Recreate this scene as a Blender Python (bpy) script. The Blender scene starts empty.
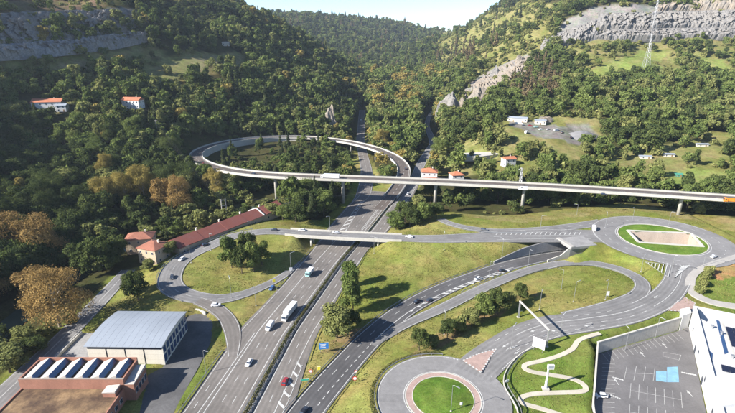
import bpy, bmesh, math, random
import numpy as np
from mathutils import Vector, Matrix

random.seed(7)
rng = np.random.default_rng(7)
R = math.radians
scene = bpy.context.scene
col = scene.collection

# ------------------------------------------------------------------ camera, sky, sun, exposure
CAM_H, FPX, HORIZ = 115.0, 470.0, 42.0            # drone height (m), focal length and horizon row of the survey picture
PITCH = math.atan((206.5 - HORIZ) / FPX)
cd = bpy.data.cameras.new('camera'); cam = bpy.data.objects.new('camera', cd); col.objects.link(cam)
cam.location = (0, 0, CAM_H); cam.rotation_euler = (math.pi / 2 - PITCH, 0, 0)
cd.sensor_width = 36; cd.lens = 36 * FPX / 735; cd.clip_start = 1; cd.clip_end = 60000
scene.camera = cam

SUN_EL, SUN_AZ = R(31), math.atan2(-0.915, -0.40)   # azimuth: where the sun stands, from +Y clockwise
w = bpy.data.worlds.new('World'); scene.world = w; w.use_nodes = True
nt = w.node_tree; nt.nodes.clear()
sky = nt.nodes.new('ShaderNodeTexSky'); sky.sky_type = 'NISHITA'; sky.sun_disc = False
sky.sun_elevation = SUN_EL; sky.sun_rotation = SUN_AZ; sky.air_density = 0.75; sky.dust_density = 0.05; sky.ozone_density = 3.0
bg = nt.nodes.new('ShaderNodeBackground'); bg.inputs['Strength'].default_value = 0.082
wo = nt.nodes.new('ShaderNodeOutputWorld')
nt.links.new(sky.outputs[0], bg.inputs[0]); nt.links.new(bg.outputs[0], wo.inputs[0])
sd = bpy.data.lights.new('sun', 'SUN'); so = bpy.data.objects.new('sun', sd); col.objects.link(so)
sd.energy = 5.0; sd.angle = R(0.5); sd.color = (1.0, 0.945, 0.87)
sdir = Vector((math.sin(SUN_AZ) * math.cos(SUN_EL), math.cos(SUN_AZ) * math.cos(SUN_EL), math.sin(SUN_EL)))
so.rotation_euler = (-sdir).to_track_quat('-Z', 'Y').to_euler(); so.location = (-300, -100, 400)
vs = scene.view_settings; vs.view_transform = 'Standard'; vs.look = 'None'; vs.gamma = 1; vs.exposure = 1.55
vs.use_curve_mapping = False

# ------------------------------------------------------------------ survey: picture row/column -> ground position
CP, SP = math.cos(PITCH), math.sin(PITCH)
def g(x, y, z=0.0):
    u = (x - 367.5) / FPX; v = (y - 206.5) / FPX
    t = (CAM_H - z) / (SP + v * CP)
    return Vector((u * t, t * (CP - v * SP), z))
def ray_at(x, y, Y):                               # point of the sight line at ground distance Y
    u = (x - 367.5) / FPX; v = (y - 206.5) / FPX
    t = Y / (CP - v * SP)
    return (u * t, Y, CAM_H - t * (SP + v * CP))
def proj(X, Y, Z):
    d = Y * CP + (CAM_H - Z) * SP
    return 367.5 + FPX * X / d, 206.5 + FPX * ((CAM_H - Z) * CP - Y * SP) / d, d

# ------------------------------------------------------------------ materials
def new_mat(name):
    m = bpy.data.materials.new(name); m.use_nodes = True
    n = m.node_tree.nodes; n.clear()
    o = n.new('ShaderNodeOutputMaterial'); return m, n, m.node_tree.links, o
def ramp2(n, l, fac, a, b, lo=0.0, hi=1.0):
    r = n.new('ShaderNodeMapRange'); r.inputs[1].default_value = lo; r.inputs[2].default_value = hi
    r.inputs[3].default_value = a; r.inputs[4].default_value = b; l.new(fac, r.inputs[0]); return r.outputs[0]
def noise(n, l, vec, scale, detail=4, rough=0.6):
    t = n.new('ShaderNodeTexNoise'); t.inputs['Scale'].default_value = scale; t.inputs['Detail'].default_value = detail
    t.inputs['Roughness'].default_value = rough
    if vec is not None: l.new(vec, t.inputs['Vector'])
    return t.outputs['Fac']
def scale_col(n, l, c, f):
    v = n.new('ShaderNodeVectorMath'); v.operation = 'SCALE'
    if isinstance(c, tuple): v.inputs[0].default_value = c[:3]
    else: l.new(c, v.inputs[0])
    l.new(f, v.inputs['Scale']); return v.outputs[0]
def mixc(n, l, f, a, b):
    m = n.new('ShaderNodeMix'); m.data_type = 'RGBA'
    l.new(f, m.inputs[0])
    for k, c in ((6, a), (7, b)):
        if isinstance(c, tuple): m.inputs[k].default_value = (*c[:3], 1)
        else: l.new(c, m.inputs[k])
    return m.outputs[2]
ALB = .80                                          # common scale of the base colours, so that they suit the exposure
def surf(name, c, rough=0.85, s1=0.25, a1=0.25, s2=3.0, a2=0.2, c2=None, bump=0.0, metal=0.0, spec=0.3, streak=None):
    m, n, l, o = new_mat(name)
    b = n.new('ShaderNodeBsdfPrincipled'); l.new(b.outputs[0], o.inputs[0])
    ge = n.new('ShaderNodeNewGeometry'); pos = ge.outputs['Position']
    if streak:
        mp = n.new('ShaderNodeVectorMath'); mp.operation = 'MULTIPLY'; mp.inputs[1].default_value = streak
        l.new(pos, mp.inputs[0]); spos = mp.outputs[0]
    else: spos = pos
    n1 = noise(n, l, spos, s1); n2 = noise(n, l, pos, s2, 6, 0.7)
    f1 = ramp2(n, l, n1, 1 - a1, 1 + a1, 0.3, 0.7); f2 = ramp2(n, l, n2, 1 - a2, 1 + a2, 0.3, 0.7)
    cc = tuple(v * ALB for v in c)
    if c2: cc = mixc(n, l, ramp2(n, l, n1, 0, 1, 0.4, 0.62), cc, tuple(v * ALB for v in c2))
    x = scale_col(n, l, scale_col(n, l, cc, f1), f2)
    l.new(x, b.inputs['Base Color']); b.inputs['Roughness'].default_value = rough; b.inputs['Metallic'].default_value = metal
    b.inputs['Specular IOR Level'].default_value = spec
    if bump:
        bp = n.new('ShaderNodeBump'); bp.inputs['Strength'].default_value = bump; bp.inputs['Distance'].default_value = 0.1
        l.new(n2, bp.inputs['Height']); l.new(bp.outputs[0], b.inputs['Normal'])
    return m
def plain(name, c, rough=0.4, metal=0.0, coat=0.0, spec=0.5):
    m, n, l, o = new_mat(name)
    b = n.new('ShaderNodeBsdfPrincipled'); l.new(b.outputs[0], o.inputs[0])
    ge = n.new('ShaderNodeNewGeometry'); nn = noise(n, l, ge.outputs['Position'], 2.0)
    l.new(scale_col(n, l, tuple(v * ALB for v in c), ramp2(n, l, nn, 0.92, 1.08)), b.inputs['Base Color'])
    b.inputs['Roughness'].default_value = rough; b.inputs['Metallic'].default_value = metal
    b.inputs['Coat Weight'].default_value = coat; b.inputs['Specular IOR Level'].default_value = spec
    return m
def leafmat(name, c1, c2, c3):
    m, n, l, o = new_mat(name)
    oi = n.new('ShaderNodeObjectInfo'); at = n.new('ShaderNodeAttribute'); at.attribute_name = 'tint'
    a = mixc(n, l, oi.outputs['Random'], c1, c2)
    a = mixc(n, l, ramp2(n, l, at.outputs['Fac'], 0, 0.6), a, c3)
    f = ramp2(n, l, at.outputs['Fac'], 0.78, 1.22)
    c = scale_col(n, l, a, f)
    d = n.new('ShaderNodeBsdfDiffuse'); t = n.new('ShaderNodeBsdfTranslucent'); x = n.new('ShaderNodeMixShader')
    l.new(c, d.inputs[0]); l.new(c, t.inputs[0]); x.inputs[0].default_value = 0.28
    l.new(d.outputs[0], x.inputs[1]); l.new(t.outputs[0], x.inputs[2]); l.new(x.outputs[0], o.inputs[0])
    return m
M = {}
def asphalt(name, c, lane=3.7, wear=.13):
    m, n, l, o = new_mat(name); b = n.new('ShaderNodeBsdfPrincipled'); l.new(b.outputs[0], o.inputs[0]); b.inputs['Roughness'].default_value = .9; b.inputs['Specular IOR Level'].default_value = .25
    ge = n.new('ShaderNodeNewGeometry'); pos = ge.outputs['Position']
    ac = n.new('ShaderNodeAttribute'); ac.attribute_name = 'across'
    def mth(op, a, v=None):
        q = n.new('ShaderNodeMath'); q.operation = op; l.new(a, q.inputs[0])
        if v is not None:
            if isinstance(v, float): q.inputs[1].default_value = v
            else: l.new(v, q.inputs[1])
        return q.outputs[0]
    tr = mth('ABSOLUTE', mth('SINE', mth('MULTIPLY', ac.outputs['Fac'], 2 * math.pi / lane)))           # two wheel tracks in each lane
    n1 = noise(n, l, pos, .08, 5, .65); n2 = noise(n, l, pos, .55, 5, .7); n3 = noise(n, l, pos, 4.0, 4, .7)
    f = mth('MULTIPLY', ramp2(n, l, tr, 1.0 + wear * .4, 1.0 - wear), ramp2(n, l, n1, .84, 1.16, .3, .7)); f = mth('MULTIPLY', f, ramp2(n, l, n2, .88, 1.12, .3, .7)); f = mth('MULTIPLY', f, ramp2(n, l, n3, .88, 1.12, .3, .7))
    vo = n.new('ShaderNodeTexVoronoi'); vo.distance = 'CHEBYCHEV'; vo.inputs['Scale'].default_value = .055; vo.inputs['Randomness'].default_value = 1; l.new(pos, vo.inputs['Vector'])
    sx_ = n.new('ShaderNodeSeparateColor'); l.new(vo.outputs['Color'], sx_.inputs[0]); f = mth('MULTIPLY', f, ramp2(n, l, sx_.outputs[0], .90, 1.07))
    l.new(scale_col(n, l, tuple(v * ALB for v in c), f), b.inputs['Base Color']); return m
M['asphalt_old'] = asphalt('asphalt_old', (.180, .164, .150)); M['asphalt_dark'] = asphalt('asphalt_dark', (.098, .096, .098)); M['asphalt_grey'] = asphalt('asphalt_grey', (.205, .200, .197)); M['asphalt_deck'] = asphalt('asphalt_deck', (.120, .100, .088))
M['asphalt_yard'] = surf('asphalt_yard', (.105, .103, .103), .9, .10, .3, 1.2, .2, bump=.15); M['asphalt_park'] = surf('asphalt_park', (.148, .142, .142), .9, .10, .18, 1.3, .14, bump=.1)
M['paving'] = surf('paving', (.38, .36, .33), .85, .2, .10, 3, .10)
M['pathway'] = surf('pathway', (.47, .43, .35), .9, .2, .12, 3, .12)
M['paint'] = surf('paint', (.50, .50, .48), .7, 1.1, .28, 5, .25)
M['paint_blue'] = surf('paint_blue', (.20, .38, .50), .75, .5, .15, 4, .15)
M['paint_pink'] = surf('paint_pink', (.37, .265, .23), .85, .5, .15, 4, .2)
M['concrete'] = surf('concrete', (.50, .48, .43), .85, .10, .10, 1.2, .12, streak=(1, 1, .25))
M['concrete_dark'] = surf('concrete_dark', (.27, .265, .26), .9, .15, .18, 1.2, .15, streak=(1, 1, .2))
M['concrete_beige'] = surf('concrete_beige', (.46, .38, .31), .9, .2, .12, 1.5, .15, streak=(1, 1, .2))
M['steel'] = surf('steel', (.42, .43, .44), .45, 1, .12, 5, .1, metal=.6)
M['galv_white'] = surf('galv_white', (.72, .74, .75), .5, .5, .1, 4, .08, metal=.2)
M['roof_metal'] = surf('roof_metal', (.31, .345, .39), .55, .06, .10, 1.0, .05, metal=.15, spec=.4)
M['roof_saw'] = surf('roof_saw', (.50, .46, .42), .8, .3, .15, 2, .15)
M['roof_flat'] = surf('roof_flat', (.10, .062, .040), .95, .14, .25, 1.2, .3, c2=(.22, .145, .078))
M['cream'] = surf('cream', (.68, .64, .55), .85, .3, .08, 2, .08, streak=(1, 1, .3))
M['white_wall'] = surf('white_wall', (.64, .64, .63), .8, .3, .05, 2, .05, streak=(1, 1, .3))
M['roof_white'] = surf('roof_white', (.54, .53, .52), .8, .12, .08, 1.5, .07)
M['brickred'] = surf('brickred', (.34, .165, .115), .9, .3, .14, 3, .16, streak=(1, 1, .4))
M['mortar'] = surf('mortar', (.33, .28, .24), .95, .3, .1, 3, .1)
M['tile_red'] = surf('tile_red', (.26, .085, .062), .9, .18, .20, 2.5, .24, c2=(.20, .075, .062))
M['tile_brown'] = surf('tile_brown', (.30, .125, .082), .9, .2, .22, 2.5, .26)
M['tile_orange'] = surf('tile_orange', (.44, .165, .09), .9, .2, .18, 2.5, .22)
M['ochre_wall'] = surf('ochre_wall', (.48, .38, .27), .9, .3, .1, 2, .1)
M['glass'] = plain('glass', (.035, .05, .075), .08, 0, 0, .8)
M['glass_blue'] = plain('glass_blue', (.03, .07, .16), .12, 0, 0, .8)
M['panel_pv'] = plain('panel_pv', (.018, .022, .045), .2, .2, 0, .7)
M['rubber'] = plain('rubber', (.02, .02, .02), .8)
M['rim'] = plain('rim', (.45, .45, .46), .35, .7)
M['lamp_clear'] = plain('lamp_clear', (.75, .76, .78), .15)
M['lamp_red'] = plain('lamp_red', (.35, .02, .02), .3)
M['sign_blue'] = plain('sign_blue', (.03, .22, .62), .4)
M['sign_yellow'] = plain('sign_yellow', (.75, .68, .05), .4)
M['sign_red'] = plain('sign_red', (.60, .05, .04), .4)
M['sign_green'] = plain('sign_green', (.05, .42, .28), .4)
M['sign_white'] = plain('sign_white', (.80, .80, .80), .45)
M['dark_metal'] = plain('dark_metal', (.05, .05, .055), .5, .3)
M['green_pole'] = plain('green_pole', (.07, .26, .18), .5)
M['bark'] = surf('bark', (.10, .075, .055), .95, 1, .25, 6, .25)
M['bark_pale'] = surf('bark_pale', (.26, .23, .18), .95, 1, .25, 6, .25)
M['rock'] = surf('rock', (.25, .235, .215), .95, .06, .3, .5, .42, c2=(.165, .16, .155), bump=.6, streak=(1, 1, .35))
M['rock_dark'] = surf('rock_dark', (.15, .14, .125), .95, .05, .35, .4, .5, c2=(.085, .088, .095), bump=.8, streak=(1, 1, .3))
M['rock_lit'] = surf('rock_lit', (.34, .325, .31), .95, .06, .3, .5, .42, c2=(.20, .21, .23), bump=.6, streak=(1, 1, .4))  # lighter copy of the rock, puts light on the lower bench into colour
M['rock_warm'] = surf('rock_warm', (.30, .25, .195), .95, .06, .3, .5, .42, c2=(.20, .18, .155), bump=.6, streak=(1, 1, .4))
M['gravel'] = surf('gravel', (.20, .197, .20), .95, .2, .12, 2.5, .2, bump=.4)
M['wood'] = surf('wood', (.30, .20, .11), .9, .5, .2, 4, .2)
M['water'] = plain('water', (.07, .095, .07), .12, 0, 0, .6)
for k, c in dict(white=(.80, .80, .80), black=(.018, .018, .022), dark=(.045, .05, .06), red=(.32, .025, .025), silver=(.48, .50, .52),
                 blue=(.04, .12, .30), orange=(.70, .24, .03), teal=(.30, .52, .50), grey=(.16, .17, .18)).items():
    M['car_' + k] = plain('car_' + k, c, .28, .15 if k in ('silver', 'grey') else 0, .6)
LEAF = {
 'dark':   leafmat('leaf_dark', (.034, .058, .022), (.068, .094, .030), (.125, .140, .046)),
 'green':  leafmat('leaf_green', (.076, .118, .032), (.130, .168, .048), (.190, .218, .070)),
 'olive':  leafmat('leaf_olive', (.124, .146, .048), (.178, .192, .064), (.245, .245, .094)),
 'gold':   leafmat('leaf_gold', (.215, .180, .052), (.285, .225, .066), (.370, .295, .100)),
 'bronze': leafmat('leaf_bronze', (.215, .142, .055), (.290, .192, .070), (.400, .285, .115)),
 'pine':   leafmat('leaf_pine', (.036, .056, .028), (.066, .084, .036), (.105, .115, .048)),
 'larch':  leafmat('leaf_larch', (.110, .092, .052), (.155, .120, .066), (.200, .155, .086)),
 'shrub':  leafmat('leaf_shrub', (.120, .150, .046), (.205, .208, .074), (.265, .252, .098)),
 'hedge':  leafmat('leaf_hedge', (.050, .066, .024), (.070, .086, .030), (.170, .135, .065)),
}

# ------------------------------------------------------------------ mesh helpers
class MB:
    def __init__(s): s.v = []; s.f = []
    def add(s, vs_, fs): b = len(s.v); s.v += [tuple(p) for p in vs_]; s.f += [tuple(i + b for i in q) for q in fs]; return s
    def box(s, c, d, rz=0.0, taper=1.0):
        x, y, z = d[0] / 2, d[1] / 2, d[2] / 2; cs, sn = math.cos(rz), math.sin(rz); vs_ = []
        for dz, k in ((-z, 1), (z, taper)):
            for dx, dy in ((-x, -y), (x, -y), (x, y), (-x, y)):
                dx *= k; dy *= k
                vs_.append((c[0] + dx * cs - dy * sn, c[1] + dx * sn + dy * cs, c[2] + dz))
        return s.add(vs_, [(3, 2, 1, 0), (4, 5, 6, 7), (0, 1, 5, 4), (1, 2, 6, 5), (2, 3, 7, 6), (3, 0, 4, 7)])
    def tube(s, pts, rad, n=8, cap=True):
        pts = [Vector(p) for p in pts]
        if not hasattr(rad, '__len__'): rad = [rad] * len(pts)
        rings = []; b = len(s.v)
        for i, p in enumerate(pts):
            t = (pts[min(i + 1, len(pts) - 1)] - pts[max(i - 1, 0)]).normalized()
            a = Vector((1, 0, 0)) if abs(t.x) < .8 else Vector((0, 1, 0))
            e1 = t.cross(a).normalized(); e2 = t.cross(e1)
            for k in range(n):
                an = 2 * math.pi * k / n; s.v.append(tuple(p + (e1 * math.cos(an) + e2 * math.sin(an)) * rad[i]))
        for i in range(len(pts) - 1):
            for k in range(n):
                k2 = (k + 1) % n
                s.f.append((b + i * n + k, b + (i + 1) * n + k, b + (i + 1) * n + k2, b + i * n + k2))
        if cap:
            s.f.append(tuple(b + k for k in range(n))); s.f.append(tuple(b + (len(pts) - 1) * n + k for k in reversed(range(n))))
        return s
    def prism(s, poly, z0, z1):
        n = len(poly)
        a = sum(poly[i][0] * poly[(i + 1) % n][1] - poly[(i + 1) % n][0] * poly[i][1] for i in range(n))
        if a < 0: poly = poly[::-1]
        z0f = z0 if callable(z0) else (lambda p: z0); z1f = z1 if callable(z1) else (lambda p: z1)
        vs_ = [(p[0], p[1], z0f(p)) for p in poly] + [(p[0], p[1], z1f(p)) for p in poly]
        return s.add(vs_, [tuple(reversed(range(n))), tuple(range(n, 2 * n))] + [(i, (i + 1) % n, n + (i + 1) % n, n + i) for i in range(n)])
    def mesh(s, name, mat, smooth=False):
        me = bpy.data.meshes.new(name); me.from_pydata(s.v, [], s.f); me.update()
        if mat is not None: me.materials.append(M[mat] if isinstance(mat, str) else mat)
        if smooth: me.polygons.foreach_set('use_smooth', [True] * len(me.polygons))
        return me
    def build(s, name, mat, parent=None, smooth=False):
        return link(name, s.mesh(name, mat, smooth), parent)
def link(name, me, parent=None):
    o = bpy.data.objects.new(name, me); col.objects.link(o)
    if parent is not None: o.parent = parent
    return o
def tag(o, label=None, cat=None, group=None, kind=None):
    if label: o['label'] = label
    if cat: o['category'] = cat
    if group: o['group'] = group
    if kind: o['kind'] = kind
    return o
def empty(name, loc, rz=0.0, label=None, cat=None, group=None):
    o = bpy.data.objects.new(name, None); col.objects.link(o); o.location = loc; o.rotation_euler = (0, 0, rz)
    o.empty_display_size = .2
    return tag(o, label, cat, group)
def np_mesh(name, verts, quads, mat, smooth=False):
    me = bpy.data.meshes.new(name); nv = len(verts); nf = len(quads); k = quads.shape[1]
    me.vertices.add(nv); me.vertices.foreach_set('co', np.asarray(verts, np.float32).ravel())
    me.loops.add(nf * k); me.loops.foreach_set('vertex_index', np.asarray(quads, np.int32).ravel())
    me.polygons.add(nf); me.polygons.foreach_set('loop_start', np.arange(0, nf * k, k, dtype=np.int32))
    me.polygons.foreach_set('loop_total', np.full(nf, k, np.int32))
    me.polygons.foreach_set('use_smooth', np.full(nf, bool(smooth)))
    me.update(calc_edges=True)
    if mat is not None: me.materials.append(M[mat] if isinstance(mat, str) else mat)
    return me

# value noise in numpy for terrain and rock
_perm = rng.permutation(4096)
def _h(i, j, k=0): return _perm[(_perm[(_perm[i & 4095] + j) & 4095] + k) & 4095] / 4095.0
def vnoise(x, y):
    x = np.asarray(x, float); y = np.asarray(y, float)
    i = np.floor(x).astype(int); j = np.floor(y).astype(int); fx = x - i; fy = y - j
    fx = fx * fx * (3 - 2 * fx); fy = fy * fy * (3 - 2 * fy)
    return (_h(i, j) * (1 - fx) + _h(i + 1, j) * fx) * (1 - fy) + (_h(i, j + 1) * (1 - fx) + _h(i + 1, j + 1) * fx) * fy
def fbm(x, y, o=4):
    s = 0; a = .5; t = 0
    for k in range(o): s = s + a * vnoise(x * 2 ** k + 17 * k, y * 2 ** k + 31 * k); t += a; a *= .5
    return s / t

# ------------------------------------------------------------------ road lines (x, y, z, width) in metres
def crom(pts, step=2.0):
    P = [np.array(p, float) for p in pts]; P = [2 * P[0] - P[1]] + P + [2 * P[-1] - P[-2]]; out = []
    for i in range(1, len(P) - 2):
        p0, p1, p2, p3 = P[i - 1], P[i], P[i + 1], P[i + 2]
        n = max(2, int(np.linalg.norm((p2 - p1)[:2]) / step))
        for k in range(n):
            t = k / n
            out.append(.5 * ((2 * p1) + (-p0 + p2) * t + (2 * p0 - 5 * p1 + 4 * p2 - p3) * t * t + (-p0 + 3 * p1 - 3 * p2 + p3) * t ** 3))
    out.append(P[-2]); return np.array(out)
def px(lst): return [(*g(x, y, z)[:2], z, w_) for x, y, z, w_ in lst]
MED = [(30, -55.6), (60, -50.5), (123, -39.9), (170, -32), (233, -15.5), (251, -10), (282, 1.0), (364, 26), (400, 35)]
ALE = [(30, -79), (60, -73), (123, -61.8), (152, -57.5), (170, -54.5), (185, -50), (206, -44), (249, -33.5), (289, -25.5), (330, -15), (349, -9), (372, -6)]
BRI = [(30, -44), (60, -33), (100, -27.5), (123, -24.8), (140, -22.9), (153, -22.6), (170, -20.6), (208, -11.6), (251, 0), (286, 15), (344, 33), (372, 41), (400, 47)]
def itp(tab, y): return float(np.interp(y, [a for a, b in tab], [b for a, b in tab]))
def smooth_edges(fl, fr, ys): return [((fl(y) + fr(y)) / 2, y, 0.0, (fr(y) - fl(y)) * .965) for y in ys]
ROADS = {}
ROADS['motorway_southbound'] = crom(smooth_edges(lambda y: itp(ALE, y), lambda y: itp(MED, y) - 1.5, [30, 60, 95, 123, 152, 170, 188, 206, 233, 251, 282, 305, 330, 349, 366]))
ROADS['motorway_northbound'] = crom(smooth_edges(lambda y: itp(MED, y) + 1.5, lambda y: itp(BRI, y), [30, 60, 95, 123, 153, 170, 190, 208, 233, 251, 282, 310, 344, 372, 398]))
ROADS['valley_motorway'] = crom(px([(357, 203, 0, 9), (364, 192, 0, 12), (366.5, 172, 0, 11), (363.5, 157, 0, 10.5), (360.5, 141, .5, 10), (361, 129, 1.5, 10), (361.5, 119, 3, 10), (362, 110, 5, 9)]))
ROADS['valley_road'] = crom(px([(398, 206, .05, 6), (409, 190, .05, 7), (416, 175, .3, 8), (421, 164, .6, 9), (428, 152, 1, 9), (433, 143, 1.5, 9), (430, 134, 2, 8), (427, 125, 3, 7), (430, 115, 4, 7), (437, 106, 6, 6)]))
ROADS['underpass_road'] = crom([(-36, 60, 0, 11), (-28, 100, 0, 11.5), (-20, 124.5, 0, 12), (-4, 156, 0, 11.5), (6, 172, 0, 11.5), (16, 185.5, 0, 11), (28, 197.5, 0, 11), (42, 209, 0, 10.5), (55.5, 218.5, 0, 10), (76, 231, 0, 10), (104, 243, 0, 9.5), (140, 251.5, 0, 9.5), (172, 254, 0, 10), (215, 257, 0, 10), (260, 260, 0, 10)])
ROADS['loop_ramp'] = crom([(2, 160, .02, 3), (16, 174, .04, 5), (35, 188.2, .1, 6.5), (50, 200.5, .1, 6.5), (64, 211, .1, 6.5), (78, 220.5, .2, 6.5), (92, 227.5, .6, 6.5), (107, 231.5, 1.3, 6.5), (121, 229.5, 2.3, 6.8), (131, 221.5, 3.0, 7), (135, 211, 3.6, 7), (132.5, 201, 4.2, 7), (125, 192, 4.6, 7), (113, 184.5, 4.9, 7), (98, 178.5, 4.8, 6.5), (84, 174.5, 4.5, 5)])
ROADS['connecting_road'] = crom([(166, 224, 7, 17), (158, 214, 6.9, 12.5), (147.5, 200, 6.5, 11.5), (132, 185.5, 5.9, 12), (112.5, 174.6, 5.3, 12), (92, 169.6, 4.8, 13.5), (77, 167, 4.4, 14.5), (64, 161.5, 4.0, 14), (52, 153, 3.5, 14), (42, 144, 3.1, 15), (36, 137, 3, 14)])
ROADS['overpass_road'] = crom([(140, 256, 7, 18), (113, 257, 7, 19), (85, 256, 7, 17), (60, 253.5, 7, 13), (40, 252, 7, 11), (20, 253, 7, 9.5), (-10, 256.3, 7, 9), (-37, 260, 7, 9), (-60, 263.5, 6.9, 9)] +
    px([(236, 235.5, 6.6, 9), (213, 244.5, 5.8, 9.5), (192, 253.5, 5, 10), (178, 263, 4.3, 11), (171, 273, 3.7, 11.5), (170, 283, 3.1, 11.5), (177, 291, 2.6, 11), (193, 296.5, 2.2, 10), (216, 299, 1.6, 9), (240, 295, .9, 7), (264, 286, .3, 6), (284, 275, .06, 5), (300, 262, .06, 4)]))
ROADS['exit_ramp'] = crom(px([(233, 356, .06, 4), (233.5, 341, .06, 6), (231.5, 328, .3, 7), (225, 316, .9, 7), (213, 306.5, 1.6, 7), (198, 300.5, 2.1, 6)]))
ROADS['approach_road'] = crom(px([(440, 219, 5.5, 6), (452, 224, 6.4, 6.5), (472, 228.5, 7, 7), (500, 231, 7, 7), (540, 229.5, 7, 8), (575, 226, 7, 9), (603, 222, 7, 10)]))
ROADS['local_road'] = crom([(-126.5, 30, 0, 9.5), (-126.3, 90, 0, 9.5), (-126, 125, 0, 9.5), (-125.5, 160, 0, 9), (-126, 190, 0, 8.5), (-127, 212, 0, 8), (-128, 226, 0, 7.5)])
ROADS['exit_road'] = crom([(25, 108, 3, 13), (27, 85, 2.8, 10), (30, 50, 2.5, 9)])
ROADS['zigzag_path'] = crom(px([(600, 333, 5, 1.9), (586, 337, 4.9, 1.9), (578, 341, 4.7, 1.9), (572, 349, 4.3, 1.9), (558, 356, 3.9, 1.9), (540, 361, 3.5, 1.9), (527, 364, 3.3, 1.9), (524, 367.5, 3.2, 1.9), (532, 371.5, 3, 1.9), (550, 374.5, 2.7, 1.9), (570, 378, 2.3, 1.9), (582, 383, 1.9, 1.9), (586, 388.5, 1.6, 1.9), (580, 391.5, 1.6, 1.9), (556, 392.5, 1.7, 1.9), (532, 394, 1.8, 1.9), (521, 398, 1.8, 1.9), (523, 403, 1.7, 1.9), (540, 408, 1.5, 1.9), (565, 416, 1.1, 1.9)]), 1.0)
ROADS['footway'] = crom(px([(760, 249, 7.1, 3.6), (735, 257, 7.1, 3.6), (707, 266, 7.1, 3.6), (694, 274, 6.9, 3.6), (690, 284, 6.5, 4.2), (695, 294, 6.2, 5), (712, 302, 6, 5), (740, 307, 6, 5)]), 1.0)
ROADS['river'] = crom([(-160, 120, -2.5, 11), (-158, 170, -2.5, 11), (-156, 215, -2.5, 10)] + px([(150, 234, -2.2, 8), (185, 223, -2, 7), (222, 214, -2, 7), (262, 206, -1.5, 7), (300, 199, -1, 7), (322, 186, -.5, 6)]))
UPR = (171.0, 252.0, 7.0, 23.0, 37.5)       # upper roundabout: centre, level, island radius, outer radius
LOR = (25.2, 127.0, 3.0, 12.6, 22.3)        # lower roundabout
def ring_line(c, n=60):
    r = (c[3] + c[4]) / 2
    return np.array([(c[0] + r * math.cos(2 * math.pi * k / n), c[1] + r * math.sin(2 * math.pi * k / n), c[2], c[4] - c[3]) for k in range(n + 1)])
# elevated loop (viaduct): deck level falls from 20 m to the motorway
VIA = crom([(330, 262, 20.3, 11.5), (282, 274, 20.3, 11.5), (236, 286, 20.2, 11.5), (195, 296.5, 20.1, 11.5), (151, 307, 20, 11.5), (110, 315.5, 20, 11.5), (70, 322.2, 20, 11.5), (23, 329, 20, 11.5), (-10, 333.5, 20, 11.5), (-40, 338, 19.8, 11.5), (-68, 343.5, 19.6, 11.5), (-93, 352, 19.3, 11.5),
            (-117, 366, 18.8, 11.5), (-139, 387, 18.2, 11.5), (-154, 413, 17.5, 11.5), (-160, 442, 16.8, 11.5), (-154, 474, 16.1, 11.5), (-136, 501, 15.3, 11.5), (-107, 519, 14.5, 11.2), (-76, 525, 13.6, 11), (-46, 520, 12.6, 11), (-18, 506, 11.4, 11), (6, 484, 10, 11), (24, 456, 8.4, 11), (32.5, 424, 6.6, 11), (31, 394, 4.6, 11), (24, 366, 2.4, 10), (15, 340, .8, 9), (8, 322, .1, 8)])
def cut(line, f): return np.array([p for p in line if f(p)])
via_ground = cut(VIA, lambda p: p[2] < 5.2)
over_w = cut(ROADS['overpass_road'], lambda p: p[0] < -43); over_e = cut(ROADS['overpass_road'], lambda p: p[0] > 16)
PORT_X = 112.0
und_w = cut(ROADS['underpass_road'], lambda p: p[0] < PORT_X + 2)

# ------------------------------------------------------------------ terrain
PARK = [(71.5, 96), (72.5, 113), (74.4, 123.5), (79, 133.5), (89.8, 154.2), (131.5, 170), (137.5, 173), (113.2, 127), (100, 101), (97, 96)]
YARD = [tuple(g(x, y)[:2]) for x, y in [(138, 420), (148, 375), (163, 367), (182, 326), (186, 317), (197, 313), (207, 315), (213, 323), (211, 342), (198, 368), (180, 400), (170, 420)]]
YARDL = [(-116, 118), (-119, 143), (-119, 168), (-107, 170), (-104, 147), (-84, 146), (-84, 118)]
BLD = [(137.5, 173), (95, 91), (150, 62), (192, 144)]
PLOTS = [(PARK, 0.0), (YARD, 0.0), (YARDL, 0.0), (BLD, .0)]
PIT = [(158.5, 263.5), (192.5, 259.5), (187.0, 241.5), (155.5, 247.0)]
def inpoly(X, Y, poly):
    X = np.asarray(X); Y = np.asarray(Y); ins = np.zeros(X.shape, bool); n = len(poly)
    for i in range(n):
        x1, y1 = poly[i][0], poly[i][1]; x2, y2 = poly[(i + 1) % n][0], poly[(i + 1) % n][1]
        if y1 == y2: continue
        c = (y1 > Y) != (y2 > Y)
        ins ^= c & (X < (x2 - x1) * (Y - y1) / (y2 - y1) + x1)
    return ins
def polydist(X, Y, poly):
    d = np.full(X.shape, 1e9); n = len(poly)
    for i in range(n):
        a = np.array(poly[i][:2]); b = np.array(poly[(i + 1) % n][:2]); ab = b - a
        t = np.clip(((X - a[0]) * ab[0] + (Y - a[1]) * ab[1]) / (ab @ ab + 1e-9), 0, 1)
        d = np.minimum(d, np.hypot(X - a[0] - t * ab[0], Y - a[1] - t * ab[1]))
    return np.where(inpoly(X, Y, poly), 0, d)
ctrl = []
def cz(x, y, z): ctrl.append((x, y, z))
def cpx(x, y, Y): ctrl.append(ray_at(x, y, Y))
for y in (0, 60, 130, 200, 270, 330):
    for x in (-100, -40, 30): cz(x, y, 0)
for x, y in ((80, 60), (80, 140), (140, 60), (-135, 100), (-135, 200), (-140, 290), (-110, 320)): cz(x, y, 0)
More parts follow.
